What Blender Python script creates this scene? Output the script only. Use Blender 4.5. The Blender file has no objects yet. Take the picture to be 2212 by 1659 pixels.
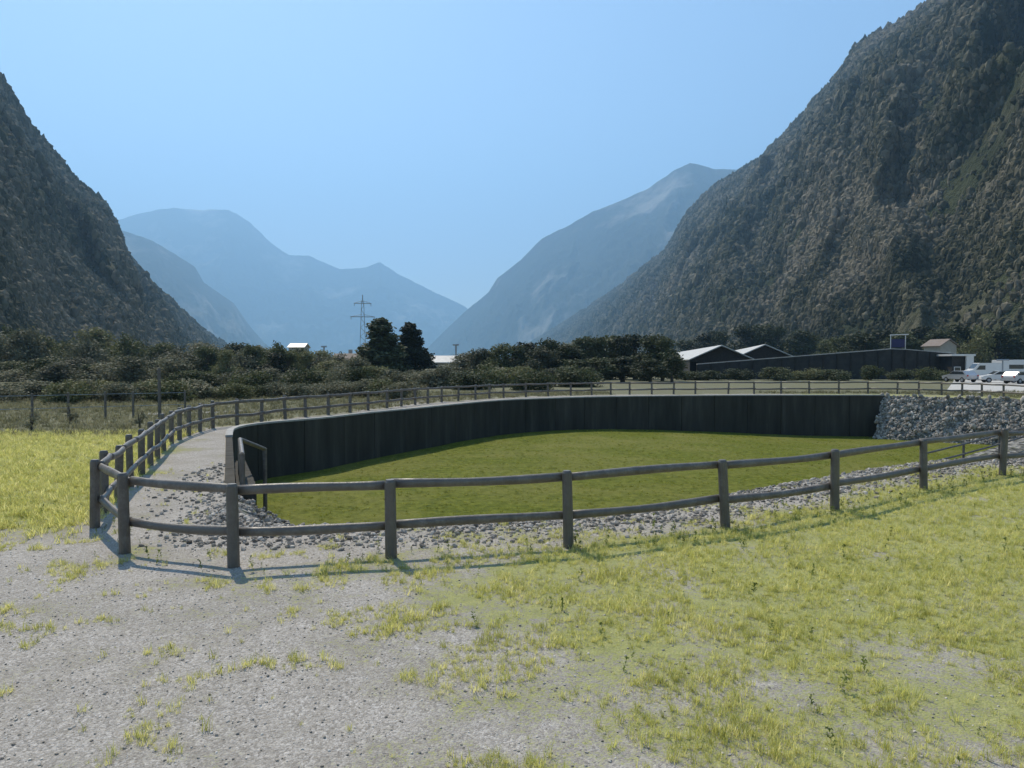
import bpy, bmesh, math, random
import numpy as np
from mathutils import Vector, Matrix
from mathutils.geometry import delaunay_2d_cdt

random.seed(7); np.random.seed(7)
SC = bpy.context.scene
COL = SC.collection
R = math.radians
# ------------------------------------------------------------ camera, sky, sun, exposure
EYE = 2.4
FPX, PW, PH = 1609.0, 2212.0, 1659.0
PITCH = math.atan((829.5 - 785.0) / FPX)
cam_d = bpy.data.cameras.new('camera'); cam = bpy.data.objects.new('camera', cam_d); COL.objects.link(cam)
cam.location = (0, 0, EYE); cam.rotation_euler = (math.pi / 2 - PITCH, 0, 0)
cam_d.lens = 36 * FPX / PW; cam_d.sensor_width = 36; cam_d.clip_start = 0.1; cam_d.clip_end = 60000
SC.camera = cam
SUN_EL, SUN_AZ = R(52), R(-28)          # azimuth measured clockwise from +Y (the way the camera looks)
world = bpy.data.worlds.new('World'); SC.world = world; world.use_nodes = True
wn = world.node_tree.nodes; wl = world.node_tree.links; wn.clear()
sky = wn.new('ShaderNodeTexSky'); sky.sky_type = 'NISHITA'; sky.sun_disc = False
sky.sun_elevation = SUN_EL; sky.sun_rotation = SUN_AZ; sky.altitude = 300; sky.air_density = 1.0; sky.dust_density = 0.6; sky.ozone_density = 1.0
bg = wn.new('ShaderNodeBackground'); bg.inputs['Strength'].default_value = 0.10
wo = wn.new('ShaderNodeOutputWorld'); wl.new(sky.outputs[0], bg.inputs[0]); wl.new(bg.outputs[0], wo.inputs[0])
sun_d = bpy.data.lights.new('sun', 'SUN'); sun_d.energy = 5.0; sun_d.angle = R(0.53); sun_d.color = (1.0, 0.89, 0.73)
sun = bpy.data.objects.new('sun', sun_d); COL.objects.link(sun); sun.location = (-20, 40, 60)
sdir = Vector((math.sin(SUN_AZ) * math.cos(SUN_EL), math.cos(SUN_AZ) * math.cos(SUN_EL), math.sin(SUN_EL)))
sun.rotation_euler = sdir.to_track_quat('Z', 'Y').to_euler()
SC.view_settings.view_transform = 'Standard'; SC.view_settings.look = 'None'
SC.view_settings.gamma = 1; SC.view_settings.use_curve_mapping = False; SC.view_settings.exposure = 0.54
SC.cycles.use_denoising = True; SC.cycles.volume_bounces = 1; SC.cycles.max_bounces = 6
SC.cycles.transparent_max_bounces = 8

HAZE_DENSITY = 1.45e-4
HAZE_COLOR = (0.36, 0.65, 1.0, 1)

# ------------------------------------------------------------ helpers
UP = Vector((0, math.sin(PITCH), math.cos(PITCH))); FW = Vector((0, math.cos(PITCH), -math.sin(PITCH)))
def ray(px, py):
    return Vector(((px - PW / 2), 0, 0)) + UP * (PH / 2 - py) + FW * FPX
def gp(px, py, z=0.0):                      # where the sight line to a pixel meets height z
    r = ray(px, py); t = (z - EYE) / r.z
    return Vector((0, 0, EYE)) + r * t
def dp(px, py, d):                          # the point on that sight line at ground distance d
    r = ray(px, py); t = d / r.y
    return Vector((0, 0, EYE)) + r * t
def xat(px, d): return dp(px, 785, d).x

def perlin(x, y, seed=0):
    x = np.asarray(x, float); y = np.asarray(y, float)
    xi = np.floor(x).astype(np.int64); yi = np.floor(y).astype(np.int64)
    xf = x - xi; yf = y - yi
    def g(ix, iy, dx, dy):
        h = (ix * 374761393 + iy * 668265263 + seed * 974634777) & 0xffffffff
        h = ((h ^ (h >> 13)) * 1274126177) & 0xffffffff
        a = ((h ^ (h >> 16)) & 0xffff) / 65536.0 * 2 * np.pi
        return np.cos(a) * dx + np.sin(a) * dy
    u = xf * xf * xf * (xf * (xf * 6 - 15) + 10); v = yf * yf * yf * (yf * (yf * 6 - 15) + 10)
    a = g(xi, yi, xf, yf); b = g(xi + 1, yi, xf - 1, yf); c = g(xi, yi + 1, xf, yf - 1); d = g(xi + 1, yi + 1, xf - 1, yf - 1)
    return ((a * (1 - u) + b * u) * (1 - v) + (c * (1 - u) + d * u) * v) * 1.5
def fbm(x, y, octv=4, seed=0, ridged=False):
    s = 0; a = 1; t = 0
    for o in range(octv):
        n = perlin(np.asarray(x) * 2 ** o, np.asarray(y) * 2 ** o, seed + o * 17)
        if ridged: n = 1 - 2 * np.abs(n)
        s = s + a * n; t += a; a *= 0.5
    return s / t
def sstep(a, b, x):
    t = np.clip((np.asarray(x, float) - a) / (b - a), 0, 1); return t * t * (3 - 2 * t)

def tag(o, label=None, cat=None, group=None, kind=None):
    if label: o['label'] = label
    if cat: o['category'] = cat
    if group: o['group'] = group
    if kind: o['kind'] = kind
    return o
def empty(name, loc=(0, 0, 0), rz=0.0, label=None, cat=None, group=None):
    o = bpy.data.objects.new(name, None); COL.objects.link(o); o.location = loc; o.rotation_euler = (0, 0, rz)
    o.empty_display_size = 0.3
    return tag(o, label, cat, group)
def mesh_obj(name, me, parent=None, mat=None):
    if mat and not me.materials: me.materials.append(mat)
    o = bpy.data.objects.new(name, me); COL.objects.link(o)
    if parent: o.parent = parent
    return o
def pyd(name, vs, fs, mat=None, smooth=False):
    me = bpy.data.meshes.new(name); me.from_pydata([tuple(v) for v in vs], [], [tuple(f) for f in fs]); me.update()
    if smooth: me.polygons.foreach_set('use_smooth', [True] * len(me.polygons))
    if mat: me.materials.append(mat)
    return me
def np_mesh(name, V, F, mat=None, smooth=False):      # F: (n,k) array, k = 3 or 4
    me = bpy.data.meshes.new(name); V = np.asarray(V, np.float32); F = np.asarray(F, np.int32); k = F.shape[1]
    me.vertices.add(len(V)); me.vertices.foreach_set('co', V.ravel())
    me.loops.add(F.size); me.loops.foreach_set('vertex_index', F.ravel())
    me.polygons.add(len(F)); me.polygons.foreach_set('loop_start', np.arange(0, F.size, k, dtype=np.int32))
    me.polygons.foreach_set('use_smooth', np.full(len(F), smooth))
    me.update(calc_edges=True); me.validate()
    if mat: me.materials.append(mat)
    return me
class MB:
    """collects simple solids into one mesh"""
    def __init__(s): s.v = []; s.f = []
    def box(s, x0, y0, z0, x1, y1, z1, M=None):
        b = len(s.v)
        c = [(x0, y0, z0), (x1, y0, z0), (x1, y1, z0), (x0, y1, z0), (x0, y0, z1), (x1, y0, z1), (x1, y1, z1), (x0, y1, z1)]
        s.v += [tuple(M @ Vector(p)) if M else p for p in c]
        s.f += [tuple(b + i for i in q) for q in ((0, 3, 2, 1), (4, 5, 6, 7), (0, 1, 5, 4), (1, 2, 6, 5), (2, 3, 7, 6), (3, 0, 4, 7))]
        return s
    def tube(s, pts, rad, n=8, flat=1.0, cap=True, jit=0):
        pts = [Vector(p) for p in pts]; b = len(s.v); m = len(pts)
        if not hasattr(rad, '__len__'): rad = [rad] * m
        for i, p in enumerate(pts):
            t = (pts[min(i + 1, m - 1)] - pts[max(i - 1, 0)]).normalized()
            ref = Vector((0, 0, 1)) if abs(t.z) < 0.9 else Vector((0, 1, 0))
            a = t.cross(ref).normalized(); c = a.cross(t).normalized()
            for k in range(n):
                w = 2 * math.pi * k / n; r = rad[i] * (1 + random.uniform(-jit, jit))
                s.v.append(tuple(p + a * math.cos(w) * r * flat + c * math.sin(w) * r))
        for i in range(m - 1):
            for k in range(n):
                s.f.append((b + i * n + k, b + i * n + (k + 1) % n, b + (i + 1) * n + (k + 1) % n, b + (i + 1) * n + k))
        if cap:
            s.f.append(tuple(b + k for k in range(n))[::-1]); s.f.append(tuple(b + (m - 1) * n + k for k in range(n)))
        return s
    def prism(s, prof, y0, y1):      # profile in x,z pushed along y
        b = len(s.v); n = len(prof)
        s.v += [(x, y0, z) for x, z in prof] + [(x, y1, z) for x, z in prof]
        s.f += [tuple(b + i for i in range(n)), tuple(b + n + i for i in range(n))[::-1]]
        s.f += [(b + (i + 1) % n, b + i, b + n + i, b + n + (i + 1) % n) for i in range(n)]
        return s
    def build(s, name, mat, parent=None, smooth=False):
        me = pyd(name, s.v, s.f, mat, smooth)
        bm = bmesh.new(); bm.from_mesh(me); bmesh.ops.recalc_face_normals(bm, faces=bm.faces); bm.to_mesh(me); bm.free()
        return mesh_obj(name, me, parent)

# ------------------------------------------------------------ materials
class NT:
    def __init__(s, name, rough=0.9, spec=0.3):
        s.m = bpy.data.materials.new(name); s.m.use_nodes = True
        s.t = s.m.node_tree; s.n = s.t.nodes; s.l = s.t.links
        s.b = s.n['Principled BSDF']; s.b.inputs['Roughness'].default_value = rough; s.b.inputs['Specular IOR Level'].default_value = spec
        s.pos = s.n.new('ShaderNodeNewGeometry').outputs['Position']
        s.obj = s.n.new('ShaderNodeTexCoord').outputs['Object']
    def noise(s, scale, detail=4, rough=0.6, vec=None, mapping=None):
        n = s.n.new('ShaderNodeTexNoise'); n.inputs['Scale'].default_value = scale; n.inputs['Detail'].default_value = detail; n.inputs['Roughness'].default_value = rough
        v = vec or s.pos
        if mapping:
            mp = s.n.new('ShaderNodeMapping'); mp.inputs['Scale'].default_value = mapping; s.l.new(v, mp.inputs[0]); v = mp.outputs[0]
        s.l.new(v, n.inputs['Vector']); return n.outputs['Fac']
    def voro(s, scale, vec=None, out='Color', rnd=1.0):
        n = s.n.new('ShaderNodeTexVoronoi'); n.inputs['Scale'].default_value = scale; n.inputs['Randomness'].default_value = rnd
        s.l.new(vec or s.pos, n.inputs['Vector']); return n.outputs[out]
    def ramp(s, fac, stops):
        n = s.n.new('ShaderNodeValToRGB'); e = n.color_ramp.elements
        while len(e) < len(stops): e.new(0.5)
        for i, (p, c) in enumerate(stops):
            e[i].position = p; e[i].color = (*c, 1) if len(c) == 3 else c
        s.l.new(fac, n.inputs[0]); return n.outputs[0]
    def mix(s, fac, a, b, mode='MIX'):
        n = s.n.new('ShaderNodeMix'); n.data_type = 'RGBA'; n.blend_type = mode
        for sock, v in ((n.inputs[0], fac), (n.inputs[6], a), (n.inputs[7], b)):
            if isinstance(v, (int, float)): sock.default_value = v
            elif isinstance(v, tuple): sock.default_value = (*v, 1)
            else: s.l.new(v, sock)
        return n.outputs[2]
    def math(s, op, a, b=0.0, c=None, clamp=False):
        n = s.n.new('ShaderNodeMath'); n.operation = op; n.use_clamp = clamp
        for i, v in enumerate((a, b) if c is None else (a, b, c)):
            if isinstance(v, (int, float)): n.inputs[i].default_value = v
            else: s.l.new(v, n.inputs[i])
        return n.outputs[0]
    def rng(s, v, a, b, c=0.0, d=1.0):
        n = s.n.new('ShaderNodeMapRange'); s.l.new(v, n.inputs[0])
        for i, q in enumerate((a, b, c, d)): n.inputs[i + 1].default_value = q
        return n.outputs[0]
    def attr(s, name):
        n = s.n.new('ShaderNodeAttribute'); n.attribute_name = name; return n.outputs['Fac']
    def rand(s):
        return s.n.new('ShaderNodeObjectInfo').outputs['Random']
    def bump(s, h, strength=0.5, dist=0.02):
        n = s.n.new('ShaderNodeBump'); n.inputs['Strength'].default_value = strength; n.inputs['Distance'].default_value = dist
        s.l.new(h, n.inputs['Height']); s.l.new(n.outputs[0], s.b.inputs['Normal'])
    def color(s, c): s.l.new(c, s.b.inputs['Base Color']); return s.m
    def leafy(s, c, trans=0.35):
        s.l.new(c, s.b.inputs['Base Color'])
        tr = s.n.new('ShaderNodeBsdfTranslucent'); s.l.new(c, tr.inputs[0])
        mx = s.n.new('ShaderNodeMixShader'); mx.inputs[0].default_value = trans
        s.l.new(s.b.outputs[0], mx.inputs[1]); s.l.new(tr.outputs[0], mx.inputs[2])
        s.l.new(mx.outputs[0], s.n['Material Output'].inputs['Surface']); return s.m

def simple(name, c, var=0.25, scale=3.0, rough=0.8, spec=0.3, metal=0.0, vec='obj'):
    t = NT(name, rough, spec); t.b.inputs['Metallic'].default_value = metal
    v = t.obj if vec == 'obj' else t.pos
    f = t.noise(scale, 5, 0.65, v)
    lo = tuple(max(0, x * (1 - var)) for x in c); hi = tuple(min(1, x * (1 + var)) for x in c)
    t.bump(f, 0.15, 0.01)
    return t.color(t.ramp(f, [(0.3, lo), (0.7, hi)]))

def mat_ground():
    t = NT('ground_gravel_and_grass', 0.95, 0.15)
    g = t.attr('grass'); dry = t.attr('dry')
    n1 = t.noise(0.9, 7, 0.62); n2 = t.noise(7.0, 6, 0.7); n3 = t.noise(38, 4, 0.7)
    s = t.math('ADD', g, t.math('MULTIPLY', t.math('SUBTRACT', n1, 0.5), 1.9))
    s = t.math('ADD', s, t.math('MULTIPLY', t.math('SUBTRACT', n2, 0.5), 1.0))
    s = t.math('ADD', s, t.math('MULTIPLY', t.math('SUBTRACT', n3, 0.5), 0.5))
    v1 = t.voro(48); v2 = t.voro(120)
    peb = t.mix(0.5, v1, v2)
    bw = t.n.new('ShaderNodeRGBToBW'); t.l.new(peb, bw.inputs[0]); bwv = bw.outputs[0]
    s = t.math('ADD', s, t.math('MULTIPLY', t.math('SUBTRACT', bwv, 0.5), 0.9))
    fac = t.rng(s, 0.44, 0.72, 0, 0.92)
    grav = t.ramp(bwv, [(0.2, (0.165, 0.152, 0.135)), (0.5, (0.325, 0.303, 0.275)), (0.8, (0.56, 0.53, 0.49))])
    grav = t.mix(t.rng(n2, 0.35, 0.7), grav, t.mix(0.5, grav, (0.33, 0.30, 0.255)))
    grav = t.mix(t.rng(n1, 0.42, 0.62), grav, t.mix(0.35, grav, (0.20, 0.18, 0.145)))
    grav = t.mix(t.rng(n1, 0.35, 0.75, 0.0, 0.35), grav, (0.20, 0.19, 0.165), 'MULTIPLY') if False else grav
    green = t.ramp(n2, [(0.25, (0.18, 0.185, 0.055)), (0.5, (0.34, 0.34, 0.12)), (0.78, (0.48, 0.455, 0.21))])
    green = t.mix(t.rng(n3, 0.3, 0.75), green, (0.21, 0.23, 0.075))
    dryc = t.ramp(n2, [(0.25, (0.085, 0.09, 0.050)), (0.75, (0.155, 0.15, 0.095))])
    green = t.mix(dry, green, dryc)
    c = t.mix(fac, grav, green)
    dist = t.voro(48, out='Distance')
    h = t.math('ADD', t.math('MULTIPLY', dist, -0.6), t.math('MULTIPLY', n3, 0.8))
    t.bump(h, 0.7, 0.014)
    return t.color(c)
def mat_floor():
    t = NT('basin_grass_floor', 0.95, 0.1)
    n1 = t.noise(0.25, 6, 0.6); n2 = t.noise(4, 6, 0.7)
    c = t.ramp(n2, [(0.3, (0.050, 0.066, 0.007)), (0.5, (0.100, 0.118, 0.013)), (0.7, (0.18, 0.19, 0.028))])
    c = t.mix(t.rng(n1, 0.42, 0.66, 0, 0.7), c, (0.17, 0.165, 0.045))
    t.bump(n2, 0.8, 0.08); return t.color(c)
def mat_concrete_dark():
    t = NT('stained_dark_concrete', 0.9, 0.2)
    s = t.noise(1.6, 7, 0.65, mapping=(1, 1, 0.12)); n = t.noise(9, 5, 0.7)
    c = t.ramp(s, [(0.3, (0.022, 0.021, 0.017)), (0.55, (0.046, 0.043, 0.036)), (0.8, (0.095, 0.088, 0.075))])
    c = t.mix(t.rng(n, 0.5, 0.8, 0, 0.5), c, (0.035, 0.042, 0.022))
    c = t.mix(t.math('MULTIPLY', t.rand(), 0.25), c, t.mix(0.5, c, (0.12, 0.105, 0.085)))
    t.bump(n, 0.4, 0.02); return t.color(c)
def mat_concrete_light(name='pale_concrete', k=1.0):
    t = NT(name, 0.9, 0.2)
    n = t.noise(3, 7, 0.7); v = t.noise(40, 3, 0.6)
    c = t.ramp(n, [(0.3, (0.27 * k, 0.265 * k, 0.25 * k)), (0.7, (0.46 * k, 0.45 * k, 0.425 * k))])
    t.bump(v, 0.3, 0.01); return t.color(c)
def mat_wood(k=1.0):
    t = NT('weathered_fence_wood', 0.45, 0.6)
    g = t.noise(5, 6, 0.7, t.obj); f = t.noise(26, 4, 0.7, t.obj); r = t.rand()
    c = t.ramp(g, [(0.25, (0.05 * k, 0.042 * k, 0.034 * k)), (0.5, (0.11 * k, 0.095 * k, 0.08 * k)), (0.8, (0.22 * k, 0.20 * k, 0.175 * k))])
    c = t.mix(t.rng(f, 0.45, 0.75, 0, 0.6), c, (0.06, 0.05, 0.042))
    c = t.mix(t.math('MULTIPLY', r, 0.6), c, (0.12, 0.107, 0.092))
    t.bump(f, 0.5, 0.01); return t.color(c)
def mat_stone(name, k=1.35):
    t = NT(name, 0.85, 0.25)
    r = t.rand(); n = t.noise(14, 5, 0.7)
    c = t.ramp(r, [(0.0, (0.11 * k, 0.098 * k, 0.083 * k)), (0.35, (0.20 * k, 0.18 * k, 0.155 * k)), (0.75, (0.30 * k, 0.272 * k, 0.235 * k)), (1.0, (0.42 * k, 0.385 * k, 0.335 * k))])
    c = t.mix(t.rng(n, 0.4, 0.7, 0, 0.5), c, t.mix(0.5, c, (0.12, 0.115, 0.10)))
    t.bump(n, 0.4, 0.01); return t.color(c)
def mat_bank():
    t = NT('stony_bank', 0.95, 0.1)
    bw = t.n.new('ShaderNodeRGBToBW'); t.l.new(t.voro(4.5), bw.inputs[0]); n = t.noise(3, 5, 0.7)
    c = t.ramp(bw.outputs[0], [(0.2, (0.06, 0.06, 0.055)), (0.5, (0.15, 0.148, 0.14)), (0.8, (0.32, 0.31, 0.29))])
    c = t.mix(t.rng(n, 0.52, 0.62, 0, 0.65), c, (0.085, 0.10, 0.04))
    t.bump(t.voro(4.5, out='Distance'), 1.0, 0.15); return t.color(c)
def mat_forest_ground(name, k=1.0):
    t = NT(name, 1.0, 0.05)
    n = t.noise(0.004, 8, 0.6); m = t.noise(0.03, 6, 0.7)
    c = t.ramp(m, [(0.3, (0.022 * k, 0.028 * k, 0.016 * k)), (0.6, (0.050 * k, 0.058 * k, 0.030 * k)), (0.85, (0.11 * k, 0.105 * k, 0.075 * k))])
    c = t.mix(t.rng(n, 0.52, 0.66, 0, 0.9), c, (0.24 * k, 0.21 * k, 0.16 * k))
    t.bump(m, 1.0, 12); return t.color(c)
def mat_far():
    t = NT('far_mountain_forest_and_rock', 1.0, 0.05)
    n = t.noise(0.0011, 9, 0.62); m = t.noise(0.006, 6, 0.7, mapping=(1, 1, 0.35))
    c = t.ramp(m, [(0.3, (0.012, 0.016, 0.012)), (0.6, (0.035, 0.040, 0.026)), (0.8, (0.09, 0.085, 0.065))])
    c = t.mix(t.rng(n, 0.52, 0.64, 0, 0.9), c, (0.30, 0.28, 0.24))
    t.bump(m, 1.0, 60); return t.color(c)
def mat_canopy():
    t = NT('mountain_forest_canopy', 1.0, 0.05)
    r = t.rand(); n = t.noise(0.006, 6, 0.65); f = t.noise(0.25, 4, 0.7)
    c = t.ramp(r, [(0.0, (0.036, 0.038, 0.022)), (0.5, (0.072, 0.071, 0.042)), (0.85, (0.120, 0.112, 0.072)), (1.0, (0.18, 0.16, 0.11))])
    c2 = t.ramp(r, [(0.0, (0.12, 0.108, 0.074)), (1.0, (0.24, 0.21, 0.16))])
    n2 = t.noise(0.03, 4, 0.6); c = t.mix(t.math('MAXIMUM', t.rng(n, 0.48, 0.62), t.rng(n2, 0.54, 0.66, 0, 0.8)), c, c2)
    c = t.mix(t.rng(t.noise(0.009, 5, 0.6), 0.56, 0.66, 0, 0.75), c, (0.022, 0.027, 0.015))
    c = t.mix(t.rng(f, 0.4, 0.7, 0, 0.5), c, t.mix(0.55, c, (0.01, 0.012, 0.006)))
    return t.color(c)
def mat_leaf(name, lo, mid, hi, trans=0.3):
    t = NT(name, 0.7, 0.25)
    n = t.noise(0.9, 4, 0.7); r = t.rand()
    v = t.math('ADD', t.math('MULTIPLY', n, 0.8), t.math('MULTIPLY', t.math('SUBTRACT', r, 0.5), 0.62))
    return t.leafy(t.ramp(v, [(0.2, lo), (0.42, mid), (0.62, hi)]), trans)
def mat_grass(name, lo, mid, hi):
    t = NT(name, 0.6, 0.3); r = t.rand(); n = t.noise(1.3, 3, 0.6)
    v = t.math('ADD', t.math('MULTIPLY', r, 0.6), t.math('MULTIPLY', n, 0.5))
    return t.leafy(t.ramp(v, [(0.2, lo), (0.5, mid), (0.9, hi)]), 0.6)

M = dict(
    ground=mat_ground(), floor=mat_floor(), wall=mat_concrete_dark(), pale=mat_concrete_light(), wood=mat_wood(),
    stone=mat_stone('grey_field_stone'), bankstone=mat_stone('pale_bank_stone', 1.25), gravelstone=mat_stone('pale_gravel_stone', 1.7), bank=mat_bank(),
    slope=mat_forest_ground('wooded_slope_soil'), far=mat_far(), canopy=mat_canopy(),
    leaf=mat_leaf('leaves_mid_green', (0.045, 0.058, 0.024), (0.095, 0.110, 0.045), (0.17, 0.175, 0.08)),
    leafd=mat_leaf('leaves_dark_green', (0.024, 0.032, 0.016), (0.048, 0.060, 0.027), (0.085, 0.098, 0.045), 0.25),
    leafg=mat_leaf('leaves_grey_green', (0.075, 0.082, 0.050), (0.135, 0.140, 0.085), (0.21, 0.205, 0.13)),
    bark=simple('tree_bark', (0.085, 0.07, 0.055), 0.4, 6),
    grass=mat_grass('grass_blades', (0.33, 0.34, 0.08), (0.62, 0.61, 0.18), (0.80, 0.74, 0.34)),
    grassd=mat_grass('dark_grass_blades', (0.055, 0.078, 0.016), (0.105, 0.130, 0.030), (0.17, 0.185, 0.05)),
    grassf=mat_grass('floor_grass_blades', (0.11, 0.135, 0.012), (0.22, 0.245, 0.025), (0.38, 0.38, 0.07)),
    weed=mat_grass('weed_leaves', (0.10, 0.14, 0.03), (0.19, 0.24, 0.06), (0.30, 0.33, 0.10)), rail=mat_wood(1.35), grassdry=mat_grass('dry_grass_blades', (0.085, 0.09, 0.045), (0.16, 0.16, 0.085), (0.25, 0.24, 0.14)), steel=simple('galvanised_steel', (0.30, 0.32, 0.34), 0.15, 5, 0.45, 0.5, 0.6),
    roofl=simple('light_metal_roof', (0.46, 0.455, 0.43), 0.12, 1.2, 0.5, 0.5), timber=simple('dark_shed_timber', (0.028, 0.025, 0.022), 0.4, 4),
    plaster=simple('pale_plaster', (0.40, 0.375, 0.33), 0.1, 2), tile=simple('grey_brown_roof_tile', (0.20, 0.165, 0.14), 0.3, 6),
    glass=simple('window_glass', (0.03, 0.035, 0.04), 0.2, 2, 0.08, 0.6), rubber=simple('tyre_rubber', (0.02, 0.02, 0.02), 0.2, 8, 0.8),
    white=simple('white_paint', (0.62, 0.62, 0.60), 0.04, 2, 0.3, 0.5), silver=simple('silver_car_paint', (0.45, 0.46, 0.48), 0.05, 2, 0.25, 0.6, 0.4),
    blue=simple('blue_sign_panel', (0.03, 0.03, 0.10), 0.15, 2, 0.5), dark=simple('dark_wall_render', (0.035, 0.034, 0.032), 0.35, 1.2),
    yard=mat_concrete_light('pale_yard_paving', 1.25), path=simple('field_track_gravel', (0.30, 0.29, 0.26), 0.2, 2, 0.95, 0.1, 0, 'pos'),
    lamp=simple('headlamp_glass', (0.7, 0.7, 0.68), 0.05, 2, 0.1, 0.6), red=simple('tail_lamp_red', (0.35, 0.02, 0.02), 0.05, 2, 0.2, 0.6),
)

# ------------------------------------------------------------ outlines on the ground
def catmull(pts, step, closed=False):
    P = [Vector(p) for p in pts]; n = len(P); out = []
    rng = range(n) if closed else range(n - 1)
    for i in rng:
        if closed: a, b, c, d = P[(i - 1) % n], P[i], P[(i + 1) % n], P[(i + 2) % n]
        else: a, b, c, d = P[max(i - 1, 0)], P[i], P[i + 1], P[min(i + 2, n - 1)]
        k = max(1, int(round((c - b).length / step)))
        for j in range(k):
            t = j / k; t2 = t * t; t3 = t2 * t
            out.append(0.5 * ((2 * b) + (c - a) * t + (2 * a - 5 * b + 4 * c - d) * t2 + (3 * b - a - 3 * c + d) * t3))
    if not closed: out.append(P[-1])
    return out
def g2(px, py): v = gp(px, py); return (v.x, v.y)
WALL_C = [g2(484, 1052), g2(486, 1010), g2(487, 965), g2(489, 938), g2(502, 927), (g2(560, 917)), g2(694, 905), g2(800, 893), g2(897, 883.5), g2(1057, 868), g2(1165, 862.5), g2(1300, 858.5), g2(1500, 856), g2(1700, 855), g2(1908, 855)]
NEAR_C = [(g2(2212, 863)), (36.5, 44.5), (40, 38), (38, 30), (28, 24), (19, 20.5), g2(2120, 992), g2(1960, 1003), g2(1780, 1032), g2(1600, 1064), g2(1400, 1096), g2(1240, 1113), g2(1050, 1124), g2(900, 1130), g2(700, 1136), g2(570, 1132), g2(505, 1096)]
wall_pts = catmull([Vector((x, y, 0)) for x, y in WALL_C], 0.6)
bank_pts = catmull([Vector((WALL_C[-1][0], WALL_C[-1][1], 0))] + [Vector((x, y, 0)) for x, y in NEAR_C] + [Vector((WALL_C[0][0], WALL_C[0][1], 0))], 0.5)
EDGE = wall_pts + bank_pts[1:-1]
EA = np.array([(p.x, p.y) for p in EDGE])
def inside(P, poly):
    x, y = P[:, 0], P[:, 1]; r = np.zeros(len(P), bool); j = len(poly) - 1
    for i in range(len(poly)):
        xi, yi = poly[i]; xj, yj = poly[j]
        c = ((yi > y) != (yj > y)); xx = (xj - xi) * (y - yi) / ((yj - yi) if yj != yi else 1e-9) + xi
        r ^= c & (x < xx); j = i
    return r
def floor_z(x, y): return -2.15 - 0.85 * sstep(2, 26, x) * sstep(26, 52, y)
FENCE_NEAR = [(205, 1140), (270, 1195), (505, 1225), (845, 1205), (1228, 1180), (1567, 1140), (1803, 1102), (1995, 1058), (2165, 1026)]
FENCE_FAR_X = [2168, 2121, 2078, 2034, 1985, 1938, 1875, 1812, 1748, 1687, 1629, 1573, 1502, 1455, 1408, 1360, 1319, 1278, 1233, 1184, 1136, 1088, 1057, 1027, 990, 954, 924, 897, 867, 836, 795, 756, 709, 660, 616, 565, 512]
FENCE_LEFT = [(460, 925), (432, 932), (408, 940), (388, 949), (370, 958), (354, 974), (340, 990), (325, 1005), (306, 1024), (282, 1050), (256, 1080), (226, 1108)]
bx = [512, 565, 616, 694, 756, 836, 897, 954, 1057, 1165, 1300, 1500, 1700, 1900, 1985, 2070, 2121, 2168]
by = [918.5, 912, 905, 898, 891, 881.5, 874.5, 869, 861, 856.5, 853, 851.3, 850.5, 850.5, 852, 855, 857, 859.5]
fence = [gp(*p) for p in FENCE_NEAR]
fence += [Vector(p) for p in ((13.6, 17.2, 0), (16.3, 18.0, 0), (19.0, 18.9, 0), (22, 20.0, 0), (25, 21.0, 0), (28, 22.3, 0), (31, 23.8, 0), (34.2, 25.4, 0), (37, 27.2, 0), (39.5, 29.5, 0), (41.2, 32.2, 0), (42.3, 35.4, 0), (42.6, 38.6, 0), (41.8, 41.8, 0), (40, 44.6, 0), (37.5, 47.2, 0), (34.9, 48.9, 0))]
fence += [gp(x, float(np.interp(x, bx, by))) for x in FENCE_FAR_X]
fence += [gp(*p) for p in FENCE_LEFT]
FA = np.array([(p.x, p.y) for p in fence])

def dist_poly(P, poly):
    d = np.full(len(P), 1e9); n = len(poly)
    for i in range(n):
        a = poly[i]; b = poly[(i + 1) % n]; ab = b - a; L = max((ab ** 2).sum(), 1e-9)
        t = np.clip(((P - a) @ ab) / L, 0, 1); q = a + t[:, None] * ab
        d = np.minimum(d, np.hypot(*(P - q).T))
    return d

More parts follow.
